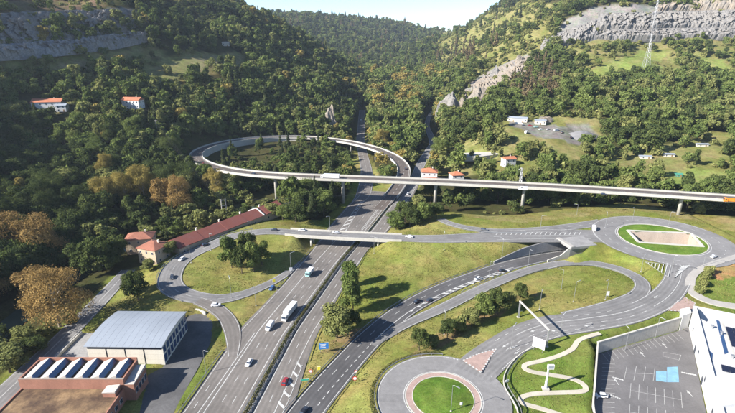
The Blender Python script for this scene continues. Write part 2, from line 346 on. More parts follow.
for x, y, z in ((110, 300, .5), (170, 310, 2), (230, 300, 5), (300, 270, 9), (230, 200, 6), (260, 130, 5), (260, 60, 5), (60, 345, 2), (40, 390, 3), (-60, 400, 1), (-100, 440, 2), (-60, 470, 2.5), (-10, 440, 0), (-10, 520, .5), (60, 450, 1.5), (70, 520, 3), (-30, 600, 5), (30, 560, 1.5), (60, 640, 7),
                (-175, 445, 16), (-160, 505, 17), (-120, 540, 18), (-75, 548, 16), (-40, 545, 11), (-190, 400, 9), (-165, 350, 2)): cz(x, y, z)
# left side: unseen off-frame hill, raised to shade the lower left, then the wooded slope, the quarry and the crest
for x, y, z in ((-190, 60, 1), (-200, 150, 2), (-205, 250, 3), (-215, 320, 6), (-300, 60, 66), (-300, 160, 70), (-310, 250, 70), (-345, 330, 66), (-430, 60, 160), (-430, 180, 160), (-440, 280, 146), (-600, 100, 230), (-600, 300, 220), (-900, 200, 230), (-900, 600, 270)): cz(x, y, z)
for x, y, Y in ((30, 165, 385), (100, 150, 420), (150, 150, 420), (48, 112, 455), (130, 112, 470), (10, 80, 480), (100, 78, 540), (200, 100, 560), (60, 60, 535), (130, 52, 610), (10, 62, 490), (10, 46, 505), (70, 43, 560), (130, 36, 630), (10, 18, 530), (70, 14, 590), (130, 10, 665), (190, 60, 640), (250, 90, 640), (230, 40, 780), (180, 20, 800), (60, 2, 690), (130, -8, 760), (200, 2, 900), (244, 14, 960), (275, 30, 1000), (315, 50, 1010), (300, 78, 800), (340, 95, 760), (350, 74, 1000), (385, 96, 930), (355, 112, 740)): cpx(x, y, Y)
cz(-450, 1350, 200); cz(-230, 1350, 130); cz(-60, 1250, 70); cz(40, 1100, 25); cz(-600, 1000, 270)
# valley behind
for x, y, Y in ((405, 95, 1000), (425, 100, 860), (400, 76, 1400), (430, 75, 1250)): cpx(x, y, Y)
# far hills
for x, y, Y in ((285, 19, 2100), (325, 22, 2200), (355, 29, 2300), (390, 39, 2400), (345, 54, 1700), (380, 60, 1700), (415, 50, 2300), (430, 42, 2900), (450, 36, 3600), (240, 16, 2400)): cpx(x, y, Y)
# right side: gardens, gravel yard, fields, quarry, green slope
for x, y, Y in ((480, 160, 430), (520, 135, 470), (560, 136, 470), (590, 132, 490), (640, 160, 430), (700, 150, 440), (735, 175, 390), (640, 120, 530), (720, 110, 540), (560, 100, 600), (500, 105, 640), (470, 100, 720), (600, 78, 720), (680, 78, 720), (740, 80, 720), (610, 56, 830), (690, 50, 850), (740, 50, 850), (580, 44, 880), (650, 40, 900), (735, 40, 900), (560, 24, 960), (640, 20, 945), (735, 20, 945), (600, -6, 1010), (735, -10, 1000), (480, 70, 900), (530, 60, 860), (460, 60, 1200), (500, 40, 1200), (540, 20, 1150), (522, 3, 1420), (494, 19, 1550), (454, 33, 1850), (470, 48, 1450), (430, 63, 1500)): cpx(x, y, Y)
cz(800, 1100, 250); cz(900, 700, 160); cz(500, 330, 40); cz(560, 500, 70); cz(450, 150, 30); cz(700, 300, 90); cz(500, 1700, 260); cz(700, 2300, 300); cz(250, 2800, 200)
for x in (-6000, -3000, 0, 3000, 6000):
    cz(x, 8000, 60); cz(x, -300, 30 if abs(x) > 1000 else 0)
cz(-2500, 1500, 330); cz(-1500, 2500, 300); cz(2500, 1500, 320); cz(1800, 3000, 260); cz(-2500, 4500, 220); cz(2500, 4800, 200); cz(0, 4300, 120); cz(1500, 500, 190); cz(-1600, 500, 280)
C_ = np.array(ctrl); SC = 500.0
def tps_fit(P, z, lam=.0006):
    n = len(P); d = np.hypot(P[:, None, 0] - P[None, :, 0], P[:, None, 1] - P[None, :, 1])
    K = np.where(d > 0, d * d * np.log(d + 1e-12), 0) + lam * np.eye(n)
    A = np.zeros((n + 3, n + 3)); A[:n, :n] = K; A[:n, n] = 1; A[:n, n + 1:] = P; A[n, :n] = 1; A[n + 1:, :n] = P.T
    return np.linalg.solve(A, np.concatenate([z, np.zeros(3)]))
CPT = C_[:, :2] / SC; CW = tps_fit(CPT, C_[:, 2])
def tps(X, Y):
    X = X.ravel() / SC; Y = Y.ravel() / SC; out = np.empty(X.size)
    for i in range(0, X.size, 20000):
        x = X[i:i + 20000, None]; y = Y[i:i + 20000, None]
        d2 = (x - CPT[:, 0]) ** 2 + (y - CPT[:, 1]) ** 2
        out[i:i + 20000] = (.5 * d2 * np.log(d2 + 1e-12)) @ CW[:-3] + CW[-3] + x[:, 0] * CW[-2] + y[:, 0] * CW[-1]
    return out
def axis(lo, hi, s, mid, ms, out, gr=1.12):
    a = list(np.arange(lo, hi + s, s))
    def ext(v, sign, lim_mid, lim):
        r = []; st = s
        while sign * v < sign * lim_mid: st = min(ms, st * 1.15); v += sign * st; r.append(v)
        while sign * v < sign * lim: st *= gr; v += sign * st; r.append(v)
        return r
    return np.array(ext(a[0], -1, -mid[0], -out[0])[::-1] + a + ext(a[-1], 1, mid[1], out[1]))
GX = axis(-172, 214, 1.7, (720, 720), 7.0, (9000, 9000)); GY = axis(96, 300, 1.7, (-20, 1350), 7.0, (400, 9000))
TX, TY = np.meshgrid(GX, GY)
hz0 = tps(TX, TY).reshape(TX.shape)
flatmask = np.clip((hz0 - 4) / 30, 0, 1)
hz0 += flatmask * ((fbm(TX / 90, TY / 90, 5) - .5) * 26 + (fbm(TX / 28 + 9, TY / 28, 3) - .5) * 7)
hz0 -= 6 * np.clip((hz0 - 20) / 40, 0, 1)
hz0 = np.where((TY < 330) & (np.abs(TX) < 200), np.clip(hz0, -1.5, 8), hz0)
flats = [('zigzag_path', None), ('footway', None), ('approach_road', None), ('exit_road', None), ('overpass_road', over_w), ('overpass_road', over_e), ('connecting_road', None), ('loop_ramp', None),
         ('exit_ramp', None), ('upper', ring_line(UPR)), ('lower', ring_line(LOR)), ('underpass_road', und_w), ('via', via_ground), ('valley_road', None), ('valley_motorway', None), ('local_road', None), ('motorway_northbound', None), ('motorway_southbound', None)]
allp = []
for n_, l_ in flats:
    a = ROADS[n_] if l_ is None else l_
    if n_ in ('valley_road', 'valley_motorway'): continue
    allp.append(a[::4])
allp = np.vstack(allp + [np.array([(UPR[0], UPR[1], 7, 1)]), np.array([(LOR[0], LOR[1], 3.4, 1)])])
near = (TX > -172) & (TX < 216) & (TY > 20) & (TY < 345)
xs = TX[near]; ys = TY[near]; hv = hz0[near].copy()
for i in range(0, xs.size, 8000):
    d2 = (xs[i:i + 8000, None] - allp[:, 0]) ** 2 + (ys[i:i + 8000, None] - allp[:, 1]) ** 2
    wgt = 1 / (d2 + 4) ** 1.6; zi = (wgt * allp[:, 2]).sum(1) / wgt.sum(1); dm = np.sqrt(d2.min(1))
    t = np.clip((dm - 18) / 40, 0, 1); t = t * t * (3 - 2 * t); hv[i:i + 8000] = zi * (1 - t) + hv[i:i + 8000] * t
hv += (fbm(xs / 9, ys / 9, 3) - .5) * .5
hz0[near] = hv
def flatten(line, extra=.8, slope=1.5, drop=.22):
    global hz0
    x0, x1 = line[:, 0].min() - 40, line[:, 0].max() + 40; y0, y1 = line[:, 1].min() - 40, line[:, 1].max() + 40
    ii = np.where((TX > x0) & (TX < x1) & (TY > y0) & (TY < y1)); X = TX[ii]; Y = TY[ii]; Hh = hz0[ii].copy()
    for i in range(0, X.size, 6000):
        d2 = (X[i:i + 6000, None] - line[:, 0]) ** 2 + (Y[i:i + 6000, None] - line[:, 1]) ** 2
        k = d2.argmin(1); d = np.sqrt(d2[np.arange(len(k)), k]) - line[k, 3] / 2 - extra; zr = line[k, 2] - drop; hh = Hh[i:i + 6000]
        t = np.clip(d / (1.2 + slope * np.abs(hh - zr)), 0, 1); t = t * t * (3 - 2 * t); Hh[i:i + 6000] = zr * (1 - t) + hh * t
    hz0[ii] = Hh
def flat_plot(poly, z, slope=.25, marg=0.0):
    global hz0
    P = np.array(poly); ii = np.where((TX > P[:, 0].min() - 15) & (TX < P[:, 0].max() + 15) & (TY > P[:, 1].min() - 15) & (TY < P[:, 1].max() + 15))
    d = polydist(TX[ii], TY[ii], poly); h = hz0[ii]; t = np.clip((d - marg) / (.7 + slope * np.abs(h - z)), 0, 1); t = t * t * (3 - 2 * t)
    hz0[ii] = (z - .22) * (1 - t) + h * t
for n_, l_ in flats[:9]: flatten(ROADS[n_] if l_ is None else l_, .5 if 'path' in n_ else .8, 1.5, .16 if 'path' in n_ else .22)
for c in (UPR, LOR): flatten(ring_line(c, 90))
dU = np.hypot(TX - UPR[0], TY - UPR[1]); hz0 = np.where(dU < UPR[3] + 1, 7.05, hz0)
dL = np.hypot(TX - LOR[0], TY - LOR[1]); hz0 = np.where(dL < LOR[3], 3.15 + .9 * np.clip(1 - (dL / 10) ** 2, 0, 1), hz0)
flat_plot(PARK, 0, .12, .3); flat_plot([(89.5, 154.4), (131.5, 170.3), (131.3, 171.2), (89.3, 155.2)], 0, .2, 1.3); flat_plot([(PORT_X + 1.5, 240.0), (126, 243.2), (138, 245.5), (140, 241), (127, 238.6), (PORT_X + 3, 236.8)], 7.2, 1.0); flat_plot(YARD, 0, .5); flat_plot(YARDL, 0, .5); flat_plot(BLD, 0, .3)
for n_, l_ in flats[11:]: flatten(ROADS[n_] if l_ is None else l_, .8, .9 if n_ == 'underpass_road' else 1.5)
flatten(ROADS['river'], 0, 1.3, .6)
def ground_z(x, y):
    x = np.atleast_1d(np.asarray(x, float)); y = np.atleast_1d(np.asarray(y, float))
    i = np.clip(np.searchsorted(GX, x) - 1, 0, len(GX) - 2); j = np.clip(np.searchsorted(GY, y) - 1, 0, len(GY) - 2)
    fx = np.clip((x - GX[i]) / (GX[i + 1] - GX[i]), 0, 1); fy = np.clip((y - GY[j]) / (GY[j + 1] - GY[j]), 0, 1)
    return (hz0[j, i] * (1 - fx) + hz0[j, i + 1] * fx) * (1 - fy) + (hz0[j + 1, i] * (1 - fx) + hz0[j + 1, i + 1] * fx) * fy
def gz(x, y): return float(ground_z(x, y)[0])
def at_t(x, y, y0=100.0, y1=4000.0):               # where a sight line meets the ground
    lo = y0; Yp = y0
    Y = y0
    while Y < y1:
        p = ray_at(x, y, Y)
        if p[2] <= gz(p[0], p[1]): break
        Yp = Y; Y *= 1.008
    for _ in range(12):
        m_ = (Yp + Y) / 2; p = ray_at(x, y, m_)
        if p[2] <= gz(p[0], p[1]): Y = m_
        else: Yp = m_
    p = ray_at(x, y, Y); return Vector((p[0], p[1], gz(p[0], p[1])))
def wpoly(lst): return [tuple(at_t(x, y)[:2]) for x, y in lst]
# ground cover by plan areas
OPEN = [tuple(g(x, y)[:2]) for x, y in [(-60, 440), (-20, 396), (20, 360), (78, 308), (112, 276), (130, 268), (150, 266), (164, 252), (190, 238), (283, 211), (300, 222), (322, 222), (345, 200), (352, 186), (351, 168), (354, 150), (355, 138), (366, 138), (370, 150), (378, 172), (384, 185), (405, 186), (416, 165), (430, 146), (438, 146), (430, 165), (412, 203), (386, 226), (404, 231), (440, 216), (480, 222), (530, 219), (620, 209), (640, 211), (700, 221), (735, 231), (830, 240)]] + [(400, 60), (-100, 40)]
FIELDS = [wpoly(p) for p in ([(590, 72), (625, 58), (640, 50), (672, 52), (650, 62), (690, 70), (672, 80), (640, 72), (600, 78)], [(690, 52), (722, 60), (735, 70), (715, 74), (695, 62)], [(438, 160), (455, 153), (485, 150), (500, 155), (470, 163), (440, 168)], [(655, 176), (690, 168), (735, 172), (735, 190), (660, 186)], [(0, 128), (14, 130), (10, 139), (0, 140)])]
SCRUB = [wpoly(p) for p in ([(480, 118), (520, 140), (590, 142), (640, 150), (735, 128), (735, 195), (560, 180), (420, 178), (420, 160)], [(555, 40), (735, 36), (735, 76), (590, 80)], [(440, 28), (505, 8), (560, 5), (560, 40), (520, 80), (470, 80), (435, 60)], [(503, 114), (602, 114), (604, 146), (503, 146)], [(0, 56), (140, 44), (170, 50), (140, 66), (60, 78), (0, 76)], [(138, 66), (200, 52), (246, 52), (250, 72), (200, 80), (150, 88)])]
TRACKS = [wpoly(p) for p in ([(45, 69), (90, 57), (140, 46), (143, 55), (96, 68), (50, 80)], [(138, 72), (190, 56), (242, 54), (240, 70), (200, 74), (150, 86)], [(85, 114), (110, 108), (112, 113), (92, 118)], [(22, 104), (70, 100), (72, 112), (24, 114)])]
YARDS = [wpoly(p) for p in ([(508, 118), (530, 122), (560, 126), (590, 124), (602, 138), (580, 146), (540, 138), (510, 126)],)]
ROCKZ = [wpoly(p) for p in ([(0, 16), (60, 12), (138, 10), (140, 22), (100, 26), (0, 36)], [(555, 44), (560, 24), (600, 6), (740, 2), (740, 40), (640, 42)], [(462, 108), (462, 92), (490, 70), (530, 54), (536, 58), (520, 76), (500, 92), (482, 108)])]
HEATH = [wpoly([(-5, 14), (-5, -12), (80, -14), (110, 2), (95, 12), (50, 11)])]
def anyin(X, Y, polys):
    m_ = np.zeros(np.shape(X), bool)
    for p in polys: m_ |= inpoly(X, Y, p)
    return m_
NB1 = fbm(TX / 14, TY / 14, 4); NB2 = fbm(TX / 40 + 50, TY / 40, 3); NB3 = fbm(TX / 5 + 20, TY / 5, 3)
cov = np.zeros(TX.shape + (3,)); cov[:] = (.060, .060, .026)
def paint(mask, c, c2=None, nz=NB1):
    c = np.array(c)
    if c2 is None: cov[mask] = c
    else:
        t = np.clip((nz - .35) / .3, 0, 1)[..., None]; cov[mask] = (c * (1 - t) + np.array(c2) * t)[mask]
paint(anyin(TX, TY, SCRUB), (.150, .155, .050), (.225, .205, .090))
paint(anyin(TX, TY, TRACKS), (.24, .21, .12), (.17, .165, .07))
paint(anyin(TX, TY, FIELDS), (.190, .230, .064), (.225, .245, .085))
paint(anyin(TX, TY, ROCKZ), (.27, .25, .23), (.20, .20, .20))
paint(anyin(TX, TY, HEATH), (.15, .105, .075), (.12, .10, .05))
paint(anyin(TX, TY, YARDS), (.22, .21, .20), (.17, .16, .14), NB3)
op = inpoly(TX, TY, OPEN)
paint(op, (.150, .168, .040), (.235, .215, .076), NB1 * .5 + NB2 * .5)
LUSH = [[(40, 100), (46, 158), (92, 164), (135, 178), (150, 196), (140, 172), (92, 153), (72, 120), (72, 100)], [(150, 190), (165, 215), (260, 240), (260, 150), (150, 170)]]
paint(anyin(TX, TY, LUSH) & op, (.115, .165, .034), (.160, .190, .050), NB3 * .5 + NB1 * .5)
paint(dL < 10.6, (.085, .150, .026), (.120, .175, .036), NB3)
paint(dU < 23, (.100, .175, .030), (.130, .190, .040), NB3)
paint(inpoly(TX, TY, [tuple(g(x, y)[:2]) for x, y in [(62, 360), (118, 300), (160, 302), (226, 312), (236, 330), (180, 413), (160, 413), (100, 330)]]), (.125, .160, .036), (.20, .175, .065), NB1)
paint(inpoly(TX, TY, [tuple(g(x, y, 6)[:2]) for x, y in [(704, 274), (735, 258), (740, 275), (720, 282)]]), (.42, .20, .11), (.30, .22, .09), NB3)
paint(inpoly(TX, TY, [tuple(g(x, y)[:2]) for x, y in [(322, 352), (340, 333), (380, 322), (372, 335), (340, 356)]]), (.26, .17, .10), (.16, .15, .05), NB3)
paint(inpoly(TX, TY, [tuple(g(x, y)[:2]) for x, y in [(405, 352), (470, 318), (530, 292), (540, 300), (480, 330), (420, 364)]]), (.25, .17, .09), (.18, .16, .05), NB3)
# rough grass strip under the viaduct on the right
paint(inpoly(TX, TY, [tuple(g(x, y, 3)[:2]) for x, y in [(445, 216), (520, 216), (620, 206), (740, 222), (760, 240), (640, 216), (520, 228)]]), (.20, .185, .06), (.25, .215, .10), NB1)
idx = np.arange(TX.size).reshape(TX.shape)
quads = np.stack([idx[:-1, :-1], idx[:-1, 1:], idx[1:, 1:], idx[1:, :-1]], -1).reshape(-1, 4)
cx = (TX[:-1, :-1] + TX[1:, 1:]).ravel() / 2; cy = (TY[:-1, :-1] + TY[1:, 1:]).ravel() / 2
und = ROADS['underpass_road']; tun = und[(und[:, 0] > PORT_X - 1) & (und[:, 0] < PORT_X + 20)]
dt = np.sqrt(((cx[:, None] - tun[:, 0]) ** 2 + (cy[:, None] - tun[:, 1]) ** 2)).min(1) if True else 0
hole = (polydist(cx, cy, PIT) < .3) | ((dt < 6.0) & (cx > PORT_X - .5) & (cx < PORT_X + 16))
quads = quads[~hole]
tme = np_mesh('ground', np.stack([TX, TY, hz0], -1).reshape(-1, 3), quads, None, True)
ca = tme.color_attributes.new('cover', 'FLOAT_COLOR', 'POINT')
ca.data.foreach_set('color', np.concatenate([cov.reshape(-1, 3) * ALB, np.ones((TX.size, 1))], 1).astype(np.float32).ravel())
m, n, l, o = new_mat('ground_cover'); b = n.new('ShaderNodeBsdfDiffuse'); l.new(b.outputs[0], o.inputs[0])
at = n.new('ShaderNodeAttribute'); at.attribute_name = 'cover'; ge = n.new('ShaderNodeNewGeometry')
n1 = noise(n, l, ge.outputs['Position'], .22, 6, .65); n2 = noise(n, l, ge.outputs['Position'], 1.6, 5, .7)
c = scale_col(n, l, scale_col(n, l, at.outputs['Color'], ramp2(n, l, n1, .72, 1.28, .3, .7)), ramp2(n, l, n2, .68, 1.32, .3, .7))
n0 = noise(n, l, ge.outputs['Position'], .07, 5, .7); n4 = noise(n, l, ge.outputs['Position'], .5, 5, .75)
vm = n.new('ShaderNodeVectorMath'); vm.operation = 'MULTIPLY'; l.new(c, vm.inputs[0]); l.new(mixc(n, l, ramp2(n, l, n0, 0, 1, .38, .62), (.90, 1.04, .86), (1.12, 1.0, 1.04)), vm.inputs[1]); c = mixc(n, l, ramp2(n, l, n4, 0, .45, .58, .74), vm.outputs[0], scale_col(n, l, vm.outputs[0], ramp2(n, l, n4, .5, .5)))
l.new(c, b.inputs[0]); bp = n.new('ShaderNodeBump'); bp.inputs['Distance'].default_value = .35; bp.inputs['Strength'].default_value = .5
l.new(n2, bp.inputs['Height']); l.new(bp.outputs[0], b.inputs['Normal'])
tme.materials.append(m)
tag(link('ground', tme), kind='structure')

# ------------------------------------------------------------------ roads and paint
def frames(line):
    t = np.gradient(line[:, :2], axis=0); t /= np.linalg.norm(t, axis=1)[:, None] + 1e-9
    return t, np.stack([-t[:, 1], t[:, 0]], 1)       # tangent, left normal
def ribbon(name, line, mat, dz=0.0, skirt=.5, parent=None, kind='structure', o0=None, o1=None):
    t, nn = frames(line); a = line[:, 3] / 2 if o0 is None else np.full(len(line), o0); b_ = -line[:, 3] / 2 if o1 is None else np.full(len(line), o1)
    L = line[:, :2] + nn * a[:, None]; Rr = line[:, :2] + nn * b_[:, None]; z = line[:, 2] + dz; k = len(line)
    V = np.zeros((4 * k, 3)); V[0::4, :2] = L; V[0::4, 2] = z - skirt; V[1::4, :2] = L; V[1::4, 2] = z; V[2::4, :2] = Rr; V[2::4, 2] = z; V[3::4, :2] = Rr; V[3::4, 2] = z - skirt
    i = np.arange(k - 1) * 4; Q = []
    rg = (0, 1, 2) if skirt else (1,)
    for c in rg: Q.append(np.stack([i + c, i + c + 1, i + c + 5, i + c + 4], 1))
    Q = np.vstack(Q)[:, ::-1]
    me_ = np_mesh(name, V, Q, mat); at_ = me_.attributes.new('across', 'FLOAT', 'POINT'); at_.data.foreach_set('value', np.stack([a, a, b_, b_], 1).astype(np.float32).ravel())
    o = link(name, me_, parent)
    if kind and parent is None: o['kind'] = kind
    return o
road_ob = {}
LAY = {}
for i, (nm, mt) in enumerate([('river', 'water'), ('local_road', 'asphalt_grey'), ('valley_road', 'asphalt_grey'), ('valley_motorway', 'asphalt_old'), ('motorway_southbound', 'asphalt_old'), ('motorway_northbound', 'asphalt_old'), ('underpass_road', 'asphalt_dark'), ('exit_road', 'asphalt_grey'),
                              ('approach_road', 'asphalt_grey'), ('overpass_road', 'asphalt_grey'), ('exit_ramp', 'asphalt_old'), ('connecting_road', 'asphalt_grey'), ('loop_ramp', 'asphalt_grey'), ('zigzag_path', 'pathway'), ('footway', 'paving')]):
    LAY[nm] = .006 * i + (.06 if nm in ('footway',) else 0)
    ln = ROADS[nm]
    road_ob[nm] = ribbon(nm, ln, mt, LAY[nm], .5)
def annulus(mb, c, r0, r1, z, n=72):
    b_ = len(mb.v)
    for k in range(n):
        a = 2 * math.pi * k / n
        for r in (r0, r1): mb.v.append((c[0] + r * math.cos(a), c[1] + r * math.sin(a), z))
    for k in range(n): k2 = (k + 1) % n; mb.f.append((b_ + 2 * k, b_ + 2 * k + 1, b_ + 2 * k2 + 1, b_ + 2 * k2))
    return mb
def kerb_ring(mb, c, r0, r1, z0, z1, n=72):
    annulus(mb, c, r0, r1, z1, n)
    for r, fl in ((r0, 1), (r1, 0)):
        b_ = len(mb.v)
        for k in range(n): a = 2 * math.pi * k / n; mb.v += [(c[0] + r * math.cos(a), c[1] + r * math.sin(a), z0), (c[0] + r * math.cos(a), c[1] + r * math.sin(a), z1)]
        for k in range(n):
            k2 = (k + 1) % n; q = (b_ + 2 * k, b_ + 2 * k2, b_ + 2 * k2 + 1, b_ + 2 * k + 1); mb.f.append(q[::-1] if fl else q)
    return mb
uring = annulus(MB(), UPR, UPR[3], UPR[4], 7.085).build('roundabout_road', 'asphalt_grey'); uring['kind'] = 'structure'
lring = annulus(MB(), LOR, LOR[3] - .2, LOR[4], 3.085).build('roundabout_road', 'asphalt_grey'); lring['kind'] = 'structure'
kerb_ring(MB(), UPR, 22.6, 23.1, 6.8, 7.24).build('kerb', 'concrete', uring)
kerb_ring(MB(), LOR, 12.3, 12.65, 2.8, 3.22).build('kerb', 'concrete', lring)
annulus(MB(), LOR, 10.3, 12.3, 3.19).build('paved_ring', 'paint_pink', lring)
kerb_ring(MB(), LOR, 10.1, 10.35, 2.8, 3.30).build('kerb', 'concrete', lring)
def poly_sheet(name, poly, z, mat, kind='structure', parent=None):
    bm = bmesh.new(); f = bm.faces.new([bm.verts.new((p[0], p[1], z if not callable(z) else z(p))) for p in poly])
    bmesh.ops.triangulate(bm, faces=[f]); bmesh.ops.recalc_face_normals(bm, faces=bm.faces)
    if bm.faces[:][0].normal.z < 0: bmesh.ops.reverse_faces(bm, faces=bm.faces)
    me = bpy.data.meshes.new(name); bm.to_mesh(me); bm.free(); me.materials.append(M[mat]); o = link(name, me, parent)
    if kind and parent is None: o['kind'] = kind
    return o
car_park = poly_sheet('car_park', PARK, .0, 'asphalt_park')
yard_ob = poly_sheet('warehouse_yard', YARD, .012, 'asphalt_yard')
poly_sheet('side_yard', YARDL, .005, 'concrete_dark')

class Paint:
    def __init__(s): s.mb = MB()
    def seg(s, line, off, wd, dz, s0=None, s1=None, dash=None, f=None):
        """painted line along a road at a lateral offset (number or function of the sample)"""
        t, nn = frames(line); d = np.concatenate([[0], np.cumsum(np.hypot(*np.diff(line[:, :2], axis=0).T))])
        L = d[-1]; s0 = 0 if s0 is None else s0; s1 = L if s1 is None else min(s1, L)
        offs = np.array([off(p) if callable(off) else off for p in line])
        cxy = line[:, :2] + nn * offs[:, None]
        def P(u):
            x = np.interp(u, d, cxy[:, 0]); y = np.interp(u, d, cxy[:, 1]); z = np.interp(u, d, line[:, 2]); nx = np.interp(u, d, nn[:, 0]); ny = np.interp(u, d, nn[:, 1]); return x, y, z + dz, nx, ny
        spans = []
        if dash:
            u = s0
            while u + dash[0] <= s1: spans.append((u, u + dash[0])); u += dash[0] + dash[1]
        else: spans = [(s0, s1)]
        for a, b_ in spans:
            n_ = max(1, int((b_ - a) / 2.5)); us = np.linspace(a, b_, n_ + 1); vs_ = []
            for u in us:
                x, y, z, nx, ny = P(u)
                if f and not f(x, y): vs_ = None; break
                vs_ += [(x + nx * wd / 2, y + ny * wd / 2, z), (x - nx * wd / 2, y - ny * wd / 2, z)]
            if vs_: s.mb.add(vs_, [(2 * i, 2 * i + 1, 2 * i + 3, 2 * i + 2) for i in range(n_)])
        return s
    def quad(s, pts, z): s.mb.add([(p[0], p[1], z if not callable(z) else z(p)) for p in pts], [tuple(range(len(pts)))]); return s
    def arc(s, c, r, wd, z, a0=0, a1=360, dash=None):
        a = a0
        while a < a1 - .01:
            e = min(a1, a + (dash[0] if dash else 5)); k = 3
            vs_ = []
            for i in range(k + 1):
                an = R(a + (e - a) * i / k); vs_ += [(c[0] + (r - wd / 2) * math.cos(an), c[1] + (r - wd / 2) * math.sin(an), z), (c[0] + (r + wd / 2) * math.cos(an), c[1] + (r + wd / 2) * math.sin(an), z)]
            s.mb.add(vs_, [(2 * i, 2 * i + 1, 2 * i + 3, 2 * i + 2) for i in range(k)]); a = e + (dash[1] if dash else 0)
        return s
    def done(s, parent, mat='paint'):
        if s.mb.v: return s.mb.build('lane_marking', mat, parent)
def xl(fn): return lambda p: -(fn(p[1]) - p[0]) * .965   # offset (left positive) that puts a line at plan x = fn(y) on a road running up +Y
A = ROADS['motorway_southbound']; B = ROADS['motorway_northbound']; zA = LAY['motorway_southbound'] + .02
pa = Paint()
inner = lambda y: itp(MED, y) - 2.6
thr = lambda y: itp(MED, y) - 2.6 - float(np.interp(y, [30, 170, 250, 282, 350], [11.6, 11.4, 11.4, 12.5, 14]))
pa.seg(A, xl(inner), .28, zA)
pa.seg(A, xl(thr), .30, zA, 0, 262)
pa.seg(A, xl(lambda y: thr(y) - float(np.interp(y, [30, 123, 175, 200], [2.2, 1.9, .9, .9]))), .26, zA, 0, 140)
for k in (1, 2): pa.seg(A, xl(lambda y, k=k: inner(y) + (thr(y) - inner(y)) * k / 3), .20, zA, 0, 262, dash=(3.5, 6.5))
pa.seg(A, xl(lambda y: itp(ALE, y) + 1.2), .22, zA)
pa.seg(A, xl(lambda y: (itp(ALE, y) + thr(y)) / 2 - .5), .2, zA, 40, 110, dash=(3.0, 5))
# chevron gore beyond the overpass
gl0 = lambda y: float(np.interp(y, [266, 350], [-21.5, -3.2])); gl1 = lambda y: float(np.interp(y, [266, 350], [-16.5, -1.6]))
for fn in (gl0, gl1): pa.seg(A, xl(fn), .25, zA, 238, 318)
for k in range(10):
    y = 268 + k * 7.6; x0, x1 = gl0(y), gl1(y)
    pa.quad([(x0, y - 1), (x1, y + 2.2), (x1, y + 3.8), (x0, y + .6)], zA + .004)
g2 = lambda y: float(np.interp(y, [266, 330, 350], [-8, 10, 16]))
pa.seg(A, xl(g2), .3, zA, 238, 318); pa.seg(A, xl(lambda y: g2(y) - .9), .25, zA, 262, 300)
pa.seg(A, xl(lambda y: (gl1(y) + g2(y)) / 2), .2, zA, 238, 318, dash=(3.5, 5.5)); pa.seg(A, xl(lambda y: (g2(y) + inner(y)) / 2), .2, zA, 238, 318, dash=(3.5, 5.5))
pa.done(road_ob['motorway_southbound'])
pb = Paint(); zB = LAY['motorway_northbound'] + .02
pb.seg(B, xl(lambda y: itp(MED, y) + 2.4), .25, zB)
brl = lambda y: itp(MED, y) + 2.4 + float(np.interp(y, [30, 153, 208, 251, 286, 400], [7.4, 6.6, 7.3, 7.6, 9, 8.5]))
pb.seg(B, xl(lambda y: (itp(MED, y) + 2.4 + brl(y)) / 2), .2, zB, dash=(3.5, 6.5))
pb.seg(B, xl(brl), .26, zB, 96)
pb.seg(B, xl(brl), .26, zB, 0, 96)
# hatched nose where the underpass road joins
cl = lambda y: float(np.interp(y, [60, 100, 126, 152, 168], [-40, -33.0, -26.0, -21.5, -16]))
hx1 = lambda y: brl(y) + float(np.interp(y, [96, 112, 130, 150], [.4, 2.6, 3.0, 2.2]))
pb.seg(B, xl(hx1), .22, zB + .05, 66, 120)
for k in range(10):
    y = 100 + k * 5.2; x0 = brl(y); x1 = hx1(y)
    pb.quad([(x0, y + 1.6), (x0, y + 2.9), (x1, y - .2), (x1, y - 1.5)], zB + .05)
pb.done(road_ob['motorway_northbound'])
pc = Paint(); Cc = ROADS['underpass_road']; zC = LAY['underpass_road'] + .02
pc.seg(Cc, lambda p: p[3] / 2 - .9, .25, zC, 60); pc.seg(Cc, lambda p: p[3] / 2 - 4.5, .2, zC, 0, 215, dash=(3.5, 6)); pc.seg(Cc, lambda p: p[3] / 2 - 8.1, .34, zC, 108, 215); pc.seg(Cc, lambda p: p[3] / 2 - 8.1, .28, zC, 70, 108, dash=(1.6, 1.6))
pc.seg(Cc, lambda p: -p[3] / 2 + .6, .22, zC, 60)
tC, nC = frames(Cc); dC = np.concatenate([[0], np.cumsum(np.hypot(*np.diff(Cc[:, :2], axis=0).T))])
for k in range(16):                                  # hatching between the underpass road and the ramp
    u = 138 + k * 4.6; i = int(np.searchsorted(dC, u)); i2 = int(np.searchsorted(dC, u + 1.7))
    o1 = Cc[i, 3] / 2 - 8.3; wdt = float(np.interp(k, [0, 5, 15], [.6, 1.7, 2.6]))
    a_ = Cc[i, :2] + nC[i] * o1; b2 = Cc[i, :2] + tC[i] * 1.5 + nC[i] * o1; c_ = Cc[i2, :2] + tC[i2] * 1.5 + nC[i2] * (o1 - wdt); d_ = Cc[i2, :2] + nC[i2] * (o1 - wdt)
    pc.quad([a_, d_, c_, b2], zC + .075)
pc.done(road_ob['underpass_road'])
pd = Paint(); Dd = ROADS['loop_ramp']; zD = LAY['loop_ramp'] + .02
pd.seg(Dd, lambda p: p[3] / 2 - .5, .22, zD, 20); pd.seg(Dd, lambda p: -p[3] / 2 + .5, .22, zD, 14)
pd.done(road_ob['loop_ramp'])
pe = Paint(); Ee = ROADS['connecting_road']; zE = LAY['connecting_road'] + .02
pe.seg(Ee, lambda p: p[3] / 2 - .6, .22, zE, 8, 150); pe.seg(Ee, lambda p: -p[3] / 2 + .6, .22, zE, 14, 66)
